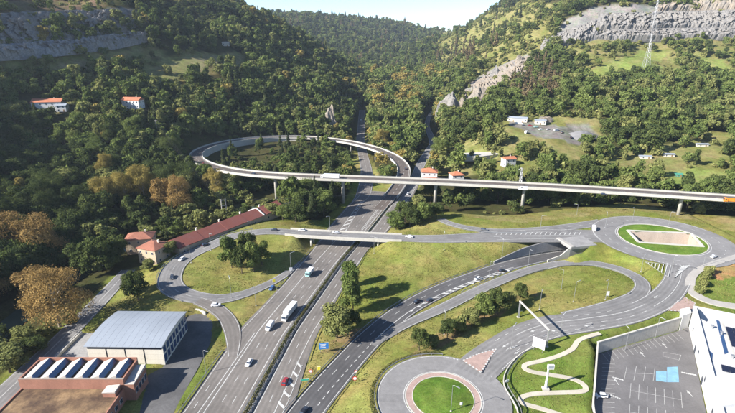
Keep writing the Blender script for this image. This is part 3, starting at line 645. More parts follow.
pe.seg(Ee, lambda p: 1.0, .22, zE, 12, 60); pe.seg(Ee, 1.6, .2, zE, 66, 140, dash=(3, 4)); pe.seg(Ee, -2.0, .26, zE, 62, 128); pe.seg(Ee, -4.6, .2, zE, 80, 140, dash=(2.5, 3))
pe.seg(Ee, 4.4, .2, zE, 90, 140, dash=(2.5, 3))
for u0, off in ((96, 3.0), (112, 3.2), (120, -.2), (134, 2.6), (137, 5.2), (136, -.2), (50, -2.5)):   # lane arrows
    tE, nE = frames(Ee); dE = np.concatenate([[0], np.cumsum(np.hypot(*np.diff(Ee[:, :2], axis=0).T))]); i = int(np.searchsorted(dE, u0)) - 1
    p = Ee[i, :2] + nE[i] * off; t_ = tE[i]; n_ = nE[i]; z_ = Ee[i, 2] + zE + .02
    pe.quad([p + n_ * .15, p - n_ * .15, p - n_ * .15 + t_ * 2.2, p + n_ * .15 + t_ * 2.2], z_); pe.quad([p + t_ * 2.2 + n_ * .6, p + t_ * 2.2 - n_ * .6, p + t_ * 3.8], z_)
pe.done(road_ob['connecting_road'])
def island(name, corners, z, parent, dots=True):
    poly = [tuple(g(x, y, z)[:2]) for x, y in corners]
    o_ = MB().prism(poly, z, z + .12).build(name, 'paint_pink', parent)
    pt = Paint(); n_ = len(poly)
    for i in range(n_):
        a_ = Vector(poly[i]); b2 = Vector(poly[(i + 1) % n_]); L = (b2 - a_).length; d_ = (b2 - a_).normalized(); nr = Vector((-d_.y, d_.x)) * .28; u = 0
        while u < L - .6:
            p = a_ + d_ * u; q = p + d_ * .8; pt.quad([p + nr, p - nr, q - nr, q + nr], z + .14); u += 1.6
    pt.done(parent)
    return o_
island('traffic_island', [(463, 360.5), (478, 354), (496, 349), (489, 359), (481, 372.5)], 3.42, road_ob['connecting_road'])
island('traffic_island', [(683, 296), (695, 303), (692, 312), (668, 310.5)], 5.95, road_ob['connecting_road'])
pf = Paint(); pf.arc(UPR, 24.0, .3, 7.105); pf.arc(UPR, 36.5, .25, 7.105, 20, 215); pf.arc(UPR, 30.3, .2, 7.105, 0, 360, dash=(4, 8)); pf.arc(UPR, 36.2, .5, 7.107, 225, 262, dash=(1.4, 1.6))
pf.arc(UPR, 36.2, .5, 7.107, 160, 185, dash=(1.4, 1.6))
for tri in ([(645, 262), (668, 277), (671, 265)], [(681, 266), (674, 278), (690, 265)]):
    P3 = [Vector(g(x, y, 7)[:2]) for x, y in tri]
    for i in range(3):
        a_, b2 = P3[i], P3[(i + 1) % 3]; d_ = (b2 - a_).normalized(); nr = Vector((-d_.y, d_.x)) * .14; pf.quad([a_ + nr, a_ - nr, b2 - nr, b2 + nr], 7.112)
    for k in range(1, 7):
        a_ = P3[0].lerp(P3[1], k / 7); b2 = P3[0].lerp(P3[2], k / 7) if k < 7 else P3[2]; d_ = (b2 - a_).normalized(); nr = Vector((-d_.y, d_.x)) * .2; pf.quad([a_ + nr, a_ - nr, b2 - nr, b2 + nr], 7.112)
pf.done(uring)
pl_ = Paint(); pl_.arc(LOR, 13.1, .25, 3.105); pl_.arc(LOR, 21.7, .22, 3.105, 75, 330); pl_.arc(LOR, 21.5, .5, 3.107, 28, 78, dash=(1.6, 1.6)); pl_.done(lring)
pg = Paint(); Gg = ROADS['overpass_road']; zG = LAY['overpass_road'] + .02
pg.seg(Gg, lambda p: p[3] / 2 - .5, .2, zG, 10); pg.seg(Gg, lambda p: -p[3] / 2 + .5, .2, zG, 10); pg.seg(Gg, 0, .18, zG, 80, 330, dash=(3, 5))
for k in range(18):
    x = 76 + k * 2.9; pg.quad([(x, 257.7), (x + .45, 257.7), (x + 3.0, 261.6), (x + 2.55, 261.6)], 7.0 + zG + .004)
pg.seg(Gg, 0.2, .25, zG, 10, 66); pg.seg(Gg, 5.0, .25, zG, 10, 66); pg.seg(Gg, -4.4, .2, zG, 14, 60, dash=(3, 4)); pg.done(road_ob['overpass_road'])
for nm, c0 in (('exit_ramp', .4), ('approach_road', .4), ('valley_road', .4), ('valley_motorway', .5), ('local_road', .45)):
    p_ = Paint(); ln = ROADS[nm]; z_ = LAY[nm] + .02
    p_.seg(ln, lambda p: p[3] / 2 - c0, .2, z_); p_.seg(ln, lambda p: -p[3] / 2 + c0, .2, z_)
    if nm != 'exit_ramp': p_.seg(ln, 0, .18, z_, dash=(3, 5) if nm != 'local_road' else None)
    p_.done(road_ob[nm])
# car park bays
pp = Paint(); zP = .02
def wl(a, b_, wd=.11): d_ = (b_ - a).normalized(); nr = Vector((-d_.y, d_.x)) * wd / 2; pp.quad([a + nr, a - nr, b_ - nr, b_ + nr], zP)
V2 = Vector
u_ = V2((41.7, 15.8)).normalized(); w_p = V2((-u_.y, u_.x))
e0 = V2((89.8, 154.2))
for k in range(17):
    a = e0 + u_ * (2 + k * 2.5) - w_p * .6; wl(a, a - w_p * 4.6 - u_ * 1.6)
sx = V2((-.46, -.887)); o_l = V2((76, 126))
lw = V2((89.8 - 74.4, 154.2 - 123.5)).normalized()
for k in range(13):
    a = V2((74.8, 122)) + lw * (k * 2.5) + V2((.8, -.3)); wl(a, a + V2((4.6, -.4)))
gr = g(640, 395)
def grow(px0, px1, px2, n_):                         # a double row of bays between three surveyed corners
    a = V2(g(*px0)[:2]); b_ = V2(g(*px1)[:2]); c_ = V2(g(*px2)[:2])
    wl(a.lerp(c_, .5), b_ + (c_ - a) * .5)
    for k in range(n_ + 1): p = a.lerp(b_, k / n_); wl(p, p + (c_ - a))
grow((631, 383), (681, 392), (630, 398), 6); grow((627, 366), (655, 367), (624, 380), 3); grow((630, 404), (684, 413), (629, 420), 6)
for c4 in ([(663, 352), (681, 355), (679, 360), (663, 356)],):
    q = [V2(g(*p)[:2]) for p in c4]
    for i in range(4): wl(q[i], q[(i + 1) % 4])
for (x0, y0, x1, y1, n_) in ((613, 378, 624, 381, 5), (611, 396, 621, 400, 5), (682, 373, 697, 376, 7)):
    for k in range(n_):
        a = V2(g(x0 + (x1 - x0) * k / n_, y0 + (y1 - y0) * k / n_)[:2]); pp.quad([a, a + V2((.7, 0)), a + V2((.7, .7)), a + V2((0, .7))], zP)
for (x, y) in ((619, 385), (693, 397), (667, 348), (645, 357)):
    a = V2(g(x, y)[:2]); wl(a, a + V2((0, 2)), .25); pp.quad([a + V2((-.6, 2)), a + V2((.6, 2)), a + V2((0, 3.4))], zP)
pp.done(car_park)
pb2 = Paint()
for q in ([(667, 367), (678, 366.5), (679, 382), (667, 382)], [(656, 371), (666.6, 371), (666.6, 382), (656, 380.5)]): pb2.quad([g(x, y)[:2] for x, y in q], .016)
pb2.done(car_park, 'paint_blue')

# ------------------------------------------------------------------ swept concrete profiles (decks, parapets, walls)
def sweep(line, prof, name, mat, parent=None, caps=True, zf=None):
    """prof: closed list of (offset left, height)"""
    t, nn = frames(line); k = len(prof); V = []
    for i, p in enumerate(line):
        for a, h in prof:
            V.append((p[0] + nn[i, 0] * a, p[1] + nn[i, 1] * a, (p[2] if zf is None else zf(p)) + h))
    Fq = []
    for i in range(len(line) - 1):
        for j in range(k): j2 = (j + 1) % k; Fq.append((i * k + j, i * k + j2, (i + 1) * k + j2, (i + 1) * k + j))
    if caps: Fq.append(tuple(reversed(range(k)))); Fq.append(tuple((len(line) - 1) * k + j for j in range(k)))
    return MB().add(V, Fq).build(name, mat, parent)
def rectp(a0, a1, h0, h1): return [(a0, h0), (a1, h0), (a1, h1), (a0, h1)]
via = empty('loop_viaduct', (0, 0, 0), 0, 'pale concrete viaduct crossing the valley and curling round in a loop down to the motorway', 'viaduct')
Vd = VIA[::2]; hw = 5.75
el = cut(Vd, lambda p: p[2] > 1.2)
sweep(el, [(-hw, -.05), (-hw, -.5), (-3.0, -.9), (-2.4, -2.1), (2.4, -2.1), (3.0, -.9), (hw, -.5), (hw, -.05)], 'deck', 'concrete', via)
ribbon('road_surface', VIA, 'asphalt_deck', .02, 0, via, None, 5.2, -5.2)
for s_ in (-1, 1):
    sweep(el, rectp(s_ * hw - .03, s_ * (hw - .38), -.78, 1.0) if s_ < 0 else rectp(s_ * (hw - .38), s_ * hw + .03, -.78, 1.0), 'parapet', 'concrete', via)
    sweep(el[::2], rectp(s_ * (hw - .2) - .06, s_ * (hw - .2) + .06, 1.25, 1.36), 'handrail', 'steel', via)
pv = Paint(); pv.seg(VIA, 4.4, .2, .045); pv.seg(VIA, -4.4, .2, .045); pv.seg(VIA, 0, .18, .045, dash=(3.5, 6)); pv.done(via)
def via_at(x, y): i = int(((VIA[:, 0] - x) ** 2 + (VIA[:, 1] - y) ** 2).argmin()); return VIA[i], frames(VIA)[0][i]
pier_spots = [(-138, 386), (-70, 344), (-18, 335), (50, 325.5), (110, 315.5), (206, 294), (282, 274), (-55, 523), (-18, 506), (8, 481), (27, 446)]
for i, (x, y) in enumerate(pier_spots):
    p, t_ = via_at(x, y); z0 = gz(p[0], p[1]) - .6; top = p[2] - 2.05; rz = math.atan2(t_[1], t_[0]); mb = MB()
    if i == 0:
        for s_ in (-1, 1): mb.tube([(p[0] + t_[0] * s_ * 1.6, p[1] + t_[1] * s_ * 1.6, z0), (p[0] + t_[0] * s_ * 1.6, p[1] + t_[1] * s_ * 1.6, top)], .8, 12)
    else:
        mb.tube([(p[0], p[1], z0), (p[0], p[1], top - 1.6), (p[0], p[1], top)], [1.15, 1.15, 1.9], 14)
    mb.build('pier', 'concrete', via, True)
for (x, y) in pier_spots:
    p, t_ = via_at(x, y); MB().box((p[0], p[1], p[2] + .03), (.5, 10.3, .03), math.atan2(t_[1], t_[0])).build('expansion_joint', 'rubber', via)
# retaining wall that carries the far left of the loop on its inner side
rw = cut(VIA, lambda p: p[0] < -72 and p[1] > 415 and p[2] < 17.6)[::2]
sweep(rw, rectp(-(hw - .6), -(hw - 1.2), -14.5, -.45), 'retaining_wall', 'concrete', via)

ov = empty('overpass_bridge', (0, 0, 0), 0, 'low concrete road bridge crossing the motorway on short piers', 'bridge')
ob = cut(ROADS['overpass_road'], lambda p: -50 < p[0] < 22 and p[2] > 6.5)
obx = ob.copy(); ho = 4.9
sweep(ob, [(-ho, -.12), (-ho, -.9), (-3.4, -1.35), (3.4, -1.35), (ho, -.9), (ho, -.12)], 'deck', 'concrete', ov)
for s_ in (-1, 1):
    a0, a1 = sorted((s_ * (ho - .3), s_ * (ho + .05))); sweep(ob, rectp(a0, a1, -1.0, .95), 'parapet', 'concrete', ov)
ov_t, ov_n = frames(ob)
for xx in (-41.5, -34.0, 6.5):
    i = int(np.abs(ob[:, 0] - xx).argmin()); p = ob[i]
    for s_ in (-2.6, 2.6):
        q = p[:2] + ov_n[i] * s_; MB().tube([(q[0], q[1], gz(q[0], q[1]) - .5), (q[0], q[1], p[2] - 1.33)], .62, 12).build('pier', 'concrete', ov, True)
for xx in (-49, 20.5):
    i = int(np.abs(ob[:, 0] - xx).argmin()); p = ob[i]
    MB().box((p[0], p[1], p[2] - 2.6), (1.4, 9.6, 2.6), math.atan2(ov_t[i, 1], ov_t[i, 0])).build('abutment', 'concrete', ov)

# underpass: retaining walls, portal, roof slab, open pit in the roundabout island
un = empty('underpass', (PORT_X, 245, 0), 0, 'concrete underpass with a dark retaining wall leading under the upper roundabout', 'underpass'); un.location = (0, 0, 0)
seg = cut(und, lambda p: 72 < p[0] < PORT_X + 3)
def topz(p): return float(np.interp(p[0], [72, 90, PORT_X], [1.2, 5.2, 7.3]))
def wallmesh(line, off0, off1, zt, name, mat, parent):
    t_, n_ = frames(line); V = []; Fq = []
    for i, p in enumerate(line):
        for a, z in ((off0, -.4), (off1, -.4), (off1, zt(p)), (off0, zt(p))): V.append((p[0] + n_[i, 0] * a, p[1] + n_[i, 1] * a, z))
    for i in range(len(line) - 1):
        for j in range(4): j2 = (j + 1) % 4; Fq.append((i * 4 + j, i * 4 + j2, i * 4 + 4 + j2, i * 4 + 4 + j))
    Fq += [(3, 2, 1, 0), tuple(len(V) - 4 + j for j in range(4))]
    return MB().add(V, Fq).build(name, mat, parent)
wallmesh(seg, 5.2, 5.75, topz, 'retaining_wall', 'concrete_dark', un)  # far wall in darker concrete, its shade put into the colour
seg2 = cut(und, lambda p: 96 < p[0] < PORT_X + 3)
wallmesh(seg2, -5.75, -5.2, lambda p: float(np.interp(p[0], [96, 106, PORT_X], [.9, 2.6, 7.3])), 'retaining_wall', 'concrete', un)
sl = cut(und, lambda p: PORT_X - .5 < p[0] < PORT_X + 18)
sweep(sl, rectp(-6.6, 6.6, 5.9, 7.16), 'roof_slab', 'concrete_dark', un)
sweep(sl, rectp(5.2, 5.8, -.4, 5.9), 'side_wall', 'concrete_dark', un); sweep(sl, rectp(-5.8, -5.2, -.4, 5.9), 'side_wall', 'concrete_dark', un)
sweep(sl[:2], rectp(-6.6, 6.6, 7.16, 7.7), 'portal_parapet', 'paving', un)
for i in range(4):
    a, b_ = V2(PIT[i]), V2(PIT[(i + 1) % 4]); d_ = (b_ - a).normalized(); nr = V2((-d_.y, d_.x))
    poly = [a - d_ * .5 + nr * 1.9, b_ + d_ * .5 + nr * 1.9, b_ + d_ * .5, a - d_ * .5]
    MB().prism([tuple(p) for p in poly], -.4, 7.0).build('pit_wall', 'concrete_beige', un)
    MB().prism([tuple(p) for p in [a - d_ * 1.0 + nr * 1.5, b_ + d_ * 1.0 + nr * 1.5, b_ + d_ * .3 - nr * .05, a - d_ * .3 - nr * .05]], 7.0 + i * .012, 7.35 + i * .012).build('coping', 'concrete', un)
poly_sheet('pit_floor', PIT, -.1, 'gravel', None, un)
# ------------------------------------------------------------------ buildings
def bthing(name, x, y, z, rz, label, cat, group=None): return empty(name, (x, y, z), rz, label, cat, group)
def window(parent, cx, cy, cz_, wd, ht, face, deep=.06, mat='glass', frame='white_wall'):
    """face: direction the window looks at, '-y','+y','+x','-x'; slightly proud frame, glass set in it"""
    ax = (wd + .16, .1, ht + .16) if 'y' in face else (.1, wd + .16, ht + .16); s_ = 1 if '+' in face else -1
    f = MB().box((cx, cy, cz_), ax).build('window', frame, parent)
    dx, dy = (0, s_ * .045) if 'y' in face else (s_ * .045, 0); bx = (wd, .06, ht) if 'y' in face else (.06, wd, ht)
    MB().box((cx + dx, cy + dy, cz_), bx).build('pane', mat, f)
    return f
# curved-roof warehouse
wh = bthing('warehouse', -90.5, 159.4, 0, R(-1.0), 'warehouse with a curved pale grey metal roof and cream panelled walls', 'warehouse')
WX, WY, WH_ = 14.2, 11.4, 8.2
arc = [(-WY - .9 + (2 * WY + 1.8) * k / 14, WH_ + 1.35 * math.sin(math.pi * k / 14) ** .9 if 0 < k < 14 else WH_) for k in range(15)]
wl_ = MB(); prof = [(-WY, 0), (-WY, WH_ - .25)] + [(a, b - .25) for a, b in arc if abs(a) < WY] + [(WY, WH_ - .25), (WY, 0)]
npf = len(prof)
wl_.add([(-WX, a, b) for a, b in prof] + [(WX, a, b) for a, b in prof], [tuple(range(npf)), tuple(reversed(range(npf, 2 * npf)))] + [(i, i + npf, (i + 1) % npf + npf, (i + 1) % npf) for i in range(npf)])
wl_.build('wall', 'cream', wh)
nS = 12
for k in range(nS):                                   # roof sheets with a raised seam at each joint
    x0 = -WX - .5 + (2 * WX + 1) * k / nS; x1 = x0 + (2 * WX + 1) / nS - .06
    V = []; Fq = []
    for a, b in arc: V += [(x0, a, b), (x1, a, b), (x1, a, b + .18), (x0, a, b + .18)]
    for i in range(len(arc) - 1):
        for j in range(4): j2 = (j + 1) % 4; Fq.append((i * 4 + j, i * 4 + 4 + j, i * 4 + 4 + j2, i * 4 + j2))
    Fq += [(0, 1, 2, 3), tuple(len(V) - 1 - j for j in range(4))]
    MB().add(V, Fq).build('roof_sheet', 'roof_metal', wh)
for i in range(4):
    for j in range(3):
        MB().box((-WX + 2 * WX * (i + .5) / 4, -WY - .05, .35 + 2.15 * (j + .5)), (2 * WX / 4 - .22, .12, 2.07)).build('wall_panel', 'cream', wh)
for i in range(4): MB().box((-WX + 2 * WX * (i + .5) / 4, -WY - .04, WH_ - .95), (2 * WX / 4 - .3, .12, .85)).build('window', 'glass', wh)
for i in range(1, 4): MB().tube([(-WX + 2 * WX * i / 4, -WY - .16, 0), (-WX + 2 * WX * i / 4, -WY - .16, WH_ - .2)], .12, 6).build('downpipe', 'dark_metal', wh)
for i in range(8):
    MB().box((WX + .03, -WY + 2 * WY * (i + .5) / 8, 2.4), (.14, 2 * WY / 8 - .55, 3.0)).build('window', 'glass_blue', wh)
    MB().box((WX + .03, -WY + 2 * WY * (i + .5) / 8, 6.1), (.14, 2 * WY / 8 - .55, 2.6)).build('window', 'glass_blue', wh)
    MB().box((WX + .12, -WY + 2 * WY * i / 8, 4), (.3, .3, 7.6)).build('pilaster', 'cream', wh)
# kerbed wall round the warehouse yard
lw_ = crom([(-119.6, 142, 0, 1), (-119.6, 155, 0, 1), (-119.4, 168, 0, 1)])
tag(sweep(lw_, rectp(-.2, .2, -.3, 1.1), 'yard_wall', 'concrete'), 'low concrete wall between the straight local road and the warehouse yard', 'wall')
tag(sweep(crom(px([(183, 314.5, 0, 1), (190, 311.5, 0, 1), (199, 312, 0, 1), (206, 315, 0, 1)])), rectp(-.25, .25, -.3, 1.5), 'yard_wall', 'concrete'), 'curved pale wall at the far end of the warehouse yard', 'wall')

# brick works with saw-tooth roof
bf = bthing('brick_factory', -97.5, 128.8, 0, 0, 'red brick factory with a saw-tooth roof of blue skylights', 'factory')
FX0, FX1 = -19, 16.0
MB().box(((FX0 + FX1) / 2, .2, 4.5), (FX1 - FX0, .5, 9)).build('wall', 'brickred', bf)
MB().box(((FX0 + FX1) / 2 + .2, 10.3, 4.9), (FX1 - FX0 - .4, .5, 9.8)).build('wall', 'brickred', bf)
MB().box((FX0 + .25, 5.25, 4.5), (.5, 9.6, 9)).build('wall', 'brickred', bf); MB().box((FX1 - .25, 5.25, 4.5), (.5, 9.6, 9)).build('wall', 'brickred', bf)
MB().box(((FX0 + FX1) / 2, 5.25, 8.3), (FX1 - FX0 - 1, 9.58, .3)).build('roof', 'roof_flat', bf)
MB().box(((FX0 + FX1) / 2, .2, 9.06), (FX1 - FX0 + .2, .62, .12)).build('coping', 'mortar', bf)
nt_ = 6; tw = (FX1 - FX0 - 1.4) / nt_
for k in range(nt_):
    x0 = FX0 + .7 + k * tw; xa = x0 + tw * .60; xb = x0 + tw * .66; yb = 9.9
    xa = x0 + tw * .66; xb = x0 + tw * .86; zt = 10.0
    t_ = MB().add([(x0, .6, 8.4), (xa, .6, zt), (xa, yb, zt), (x0, yb, 8.4), (xa, .6, 8.4), (xa, yb, 8.4)], [(0, 1, 2, 3), (0, 4, 1), (3, 2, 5), (0, 3, 5, 4), (1, 4, 5, 2)]).build('roof_tooth', 'roof_saw', bf)
    MB().add([(xa + .02, .62, zt - .05), (xb, .62, 8.48), (xb, yb - .02, 8.48), (xa + .02, yb - .02, zt - .05), (xa + .02, .62, 8.4), (xa + .02, yb - .02, 8.4)], [(0, 1, 2, 3), (0, 4, 1), (3, 2, 5)]).build('skylight', 'glass_blue', t_)
    for q in (.33, .66): MB().box(((xa + xb) / 2, .6 + (yb - .6) * q, (zt + 8.45) / 2), (.12, .12, .12)).build('glazing_clip', 'steel', t_)
MB().box(((FX0 + FX1) / 2, -16, 2.5), (FX1 - FX0 - 1, 32, 5)).build('lower_roof', 'roof_flat', bf)
for (x, y, w1, w2) in ((FX0 + .4, -16, .4, 32), (FX1 - .4, -16, .4, 32)): MB().box((x, y, 2.7), (w1, w2, 5.4)).build('wall', 'brickred', bf)
MB().box((FX1 - 3.2, -2.2, 5.9), (4.2, 3.4, 1.8)).build('roof_hut', 'brickred', bf); MB().add([(FX1 - 5.4, -4.0, 6.82), (FX1 - 1.0, -4.0, 7.3), (FX1 - 1.0, -.4, 7.3), (FX1 - 5.4, -.4, 6.82), (FX1 - 5.4, -4.0, 6.7), (FX1 - 1.0, -4.0, 6.7), (FX1 - 1.0, -.4, 6.7), (FX1 - 5.4, -.4, 6.7)], [(0, 1, 2, 3), (7, 6, 5, 4), (0, 4, 5, 1), (1, 5, 6, 2), (2, 6, 7, 3), (3, 7, 4, 0)]).build('hut_roof', 'roof_saw', bf)
MB().box((FX1 + 1.6, 4.5, 3.4), (3.2, 9, 6.8)).build('annex', 'brickred', bf); MB().add([(FX1 - .1, 0, 6.85), (FX1 + 3.3, 0, 7.1), (FX1 + 3.3, 9.1, 8.0), (FX1 - .1, 9.1, 7.7), (FX1 - .1, 0, 6.8), (FX1 + 3.3, 0, 6.8), (FX1 + 3.3, 9.1, 6.8), (FX1 - .1, 9.1, 6.8)], [(0, 1, 2, 3), (7, 6, 5, 4), (0, 4, 5, 1), (1, 5, 6, 2), (2, 6, 7, 3), (3, 7, 4, 0)]).build('annex_roof', 'roof_saw', bf)
for k in range(4): window(bf, FX1 + 3.24, 1.4 + k * 2.1, 3.8, 1.3, 2.0, '+x')
for k in range(6): window(bf, FX1 - .18, -3 - k * 3.2, 2.6, 1.5, 1.6, '+x')

# houses with hipped or gabled roofs
def house(name, x, y, rz, L, D, Hh, wall, roof, label, hip=True, rise=2.4, z=None, win=3, chimney=True, storeys=2, cat='house', group=None):
    z = gz(x, y) - .3 if z is None else z
    t_ = bthing(name, x, y, z, rz, label, cat, group)
    MB().box((0, 0, Hh / 2), (L, D, Hh)).build('wall', wall, t_)
    e = .55; l2, d2 = L / 2 + e, D / 2 + e; rl = max(L / 2 - D / 2, .6) if hip else L / 2 + e
    rf = MB().add([(-l2, -d2, Hh), (l2, -d2, Hh), (l2, d2, Hh), (-l2, d2, Hh), (-rl, 0, Hh + rise), (rl, 0, Hh + rise), (-l2, -d2, Hh - .18), (l2, -d2, Hh - .18), (l2, d2, Hh - .18), (-l2, d2, Hh - .18)],
                  [(0, 1, 5, 4), (2, 3, 4, 5), (1, 2, 5), (3, 0, 4), (9, 8, 7, 6), (0, 6, 7, 1), (1, 7, 8, 2), (2, 8, 9, 3), (3, 9, 6, 0)]).build('roof', roof, t_)
    if chimney: MB().box((L * .2, D * .12, Hh + rise * .9), (.8, .8, 1.8)).build('chimney', 'cream', rf)
    st = Hh / storeys
    for s_ in range(storeys):
        for k in range(win):
            xx = -L / 2 + L * (k + .5) / win
            if s_ == 0 and k == win // 2:
                MB().box((xx, -D / 2 - .05, 1.1), (1.1, .12, 2.2)).build('door', 'wood', t_)
            else: window(t_, xx, -D / 2 - .02, st * s_ + st * .55, .95, 1.3, '-y')
        for k in range(2):
            for sd_, f in ((1, '+x'), (-1, '-x')): window(t_, sd_ * (L / 2 + .02), -D / 2 + D * (k + .5) / 2, st * s_ + st * .55, .9, 1.3, f)
    return t_
house('villa', -130, 248, R(12), 14, 10.5, 9, 'ochre_wall', 'tile_brown', 'ochre villa with a red hipped roof behind the shaded house, among dark trees')
house('villa', -116, 233.5, R(-20), 12, 11, 9, 'ochre_wall', 'tile_brown', 'shaded house with an orange hipped roof next to the long red terrace')
MB().box((0, 0, 0), (.1, .1, .1))
# long red-roofed terrace
ta, tb = V2((-109, 240)), V2((-63, 308)); td = (tb - ta); tl = td.length; tr_ = math.atan2(td.y, td.x); tc = (ta + tb) / 2
tt = bthing('terrace_building', tc.x, tc.y, 2.6, tr_, 'long low terrace under a dark red tiled roof beside the bridge road', 'building')
TD, TH, TRi = 13.5, 5.4, 3.4
MB().box((0, 0, TH / 2), (tl, TD, TH)).build('wall', 'ochre_wall', tt)
l2, d2 = tl / 2 + .4, TD / 2 + .6; segs = 5
for k in range(segs):
    xa_, xb_ = -l2 + 2 * l2 * k / segs + .05, -l2 + 2 * l2 * (k + 1) / segs - .05; up = .0 if k % 2 else .18
    r_ = MB().add([(xa_, -d2, TH + up), (xb_, -d2, TH + up), (xb_, d2, TH + up), (xa_, d2, TH + up), (xa_, 0, TH + TRi + up), (xb_, 0, TH + TRi + up), (xa_, -d2, TH - .2), (xb_, -d2, TH - .2), (xb_, d2, TH - .2), (xa_, d2, TH - .2)],
         [(0, 1, 5, 4), (2, 3, 4, 5), (9, 8, 7, 6), (0, 6, 7, 1), (2, 8, 9, 3), (1, 7, 8, 2, 5), (3, 9, 6, 0, 4)]).build('roof', 'tile_red', tt)
    if k: MB().box((xa_ + 1.5, 1.5, TH + TRi + .3), (.9, .7, 1.4)).build('chimney', 'cream', r_)
for xw in (tl * .27,):
    MB().add([(xw - .25, -d2 - .1, TH - .2), (xw + .25, -d2 - .1, TH - .2), (xw + .25, 0, TH + TRi + .65), (xw - .25, 0, TH + TRi + .65), (xw - .25, d2 + .1, TH - .2), (xw + .25, d2 + .1, TH - .2), (xw - .25, -d2 - .1, TH + .55), (xw + .25, -d2 - .1, TH + .55), (xw - .25, d2 + .1, TH + .55), (xw + .25, d2 + .1, TH + .55)],
             [(0, 1, 7, 6), (6, 7, 2, 3), (3, 2, 9, 8), (8, 9, 5, 4), (0, 6, 3, 8, 4), (1, 5, 9, 2, 7), (0, 4, 5, 1)]).build('fire_wall', 'white_wall', tt)
for k in range(14):
    x = -tl / 2 + tl * (k + .5) / 14
    if k % 3 == 1: MB().box((x, -TD / 2 - .05, 1.4), (1.1, .12, 2.2)).build('door', 'wood', tt)
    else: window(tt, x, -TD / 2 - .02, 2.6, 1.1, 1.4, '-y')
# houses on the slopes
def on(x, y): p = at_t(x, y); return p.x, p.y
hx, hy = on(50, 110); house('hillside_house', hx, hy, R(12), 26, 12, 8.5, 'white_wall', 'tile_orange', 'large white hillside house with a low orange roof high among the trees', False, 3.0, None, 5)
hx, hy = on(63, 111); house('hillside_house', hx, hy, R(12), 9, 8, 6, 'white_wall', 'roof_metal', 'small white annex with a grey roof beside the large hillside house', False, 1.6, None, 2)
hx, hy = on(134, 108); house('hillside_house', hx, hy, R(-8), 18, 10, 8.5, 'white_wall', 'tile_orange', 'white house with a bright orange roof alone on the wooded slope', False, 2.6, None, 5)
hx, hy = on(118, 111); tag(MB().prism([(hx - 8, hy - 3), (hx + 8, hy - 3), (hx + 8, hy + 2), (hx - 8, hy + 2)], gz(hx, hy) - 2, gz(hx, hy) + 2.6).box((hx, hy - 3.1, gz(hx, hy) + 2.9), (16, .3, .8)).build('garden_terrace', 'white_wall'), 'long white garden terrace wall left of the orange-roofed slope house', 'wall')
hx, hy = on(429, 180); house('white_house', hx, hy, R(-6), 13, 11, 8.5, 'white_wall', 'tile_orange', 'tall white house with an orange hipped roof just behind the viaduct', True, 2.6, None, 3)
hx2, hy2 = hx + .5, hy - 10; house('white_house', hx2, hy2, R(-6), 14, 7, 4.0, 'white_wall', 'tile_orange', 'low wing with an orange roof in front of the tall white house', True, 2.0, None, 3, False, 1)
hx, hy = on(456, 181); house('white_house', hx, hy, R(10), 10, 9, 6.5, 'white_wall', 'tile_orange', 'small white house with an orange roof to the right of the tall one', True, 2.4, None, 2)
hx, hy = on(508, 166); house('white_house', hx, hy, R(15), 10, 8, 7.5, 'white_wall', 'tile_orange', 'pale house on the slope above the viaduct, below the gravel yard', False, 1.6, None, 2)
hx, hy = on(226, 46); house('stone_hut', hx, hy, R(5), 10, 7, 5, 'concrete', 'roof_saw', 'small pale hut near the top of the wooded left hill', False, 1.4, None, 2, False, 1, 'hut')
for i, (x, y, lab) in enumerate(((645, 158, 'long white garden shed behind the viaduct, left one'), (668, 156, 'long white garden shed behind the viaduct, right one'), (702, 146, 'white greenhouse shed in the terraced gardens'), (678, 176, 'small green garden shed on the lawn behind the viaduct'))):
    hx, hy = on(x, y); house('garden_shed', hx, hy, R(-6), 10 if i < 3 else 5, 4, 2.3, 'cream' if i < 3 else 'green_pole', 'roof_metal' if i < 3 else 'green_pole', lab, False, .8, None, 2, False, 1, 'shed', 'garden sheds')
# retaining terrace near the white houses (pale slab)
p0 = wpoly([(457, 163), (490, 152), (500, 155), (478, 164), (460, 167)])
zz = max(gz(*p) for p in p0); tag(MB().prism(p0, zz - 4, zz + .3).build('concrete_terrace', 'concrete'), 'pale concrete yard slab above the white houses', 'terrace')
for x, y, rz_, L_, lab in ((514, 121, -30, 14, 'long grey-roofed shed at the left end of the gravel yard'), (523, 121.5, -25, 9, 'small pale shed behind the cars of the gravel yard'), (540, 124, -12, 11, 'low pale workshop at the back of the gravel yard')):
    hx, hy = on(x, y); house('yard_shed', hx, hy, R(rz_), L_, 7, 4.2, 'cream', 'roof_metal', lab, False, 1.3, None, 3, False, 1, 'shed', 'sheds of the gravel yard')
# gravel yard: heap and parked vehicles come later
hp = at_t(581, 137); mb = MB(); N = 22
for r_i in range(13):
    rr = 15 * (1 - r_i / 12.0); zz = 7.0 * (1 - (rr / 15) ** 1.5)
    for k in range(N):
        a = 2 * math.pi * k / N; q = 1 + .12 * math.sin(3 * a + 1) + .06 * math.sin(7 * a); mb.v.append((hp.x + rr * q * 1.25 * math.cos(a), hp.y + rr * q * .9 * math.sin(a), hp.z - 1.0 + zz + .8 * random.random()))
for r_i in range(12):
    for k in range(N): k2 = (k + 1) % N; mb.f.append((r_i * N + k, r_i * N + k2, (r_i + 1) * N + k2, (r_i + 1) * N + k))
tag(mb.build('gravel_heap', 'gravel', None, True), 'grey gravel heap at the right end of the hillside yard', 'heap')

# modern white building on the right
bu, bv = V2((-.4602, -.8878)), V2((.8878, -.4602))
wb = bthing('white_building', 137.5, 173, -.2, math.atan2(bv.y, bv.x), 'modern white building with solar panels on its flat roof beside the car park', 'building')
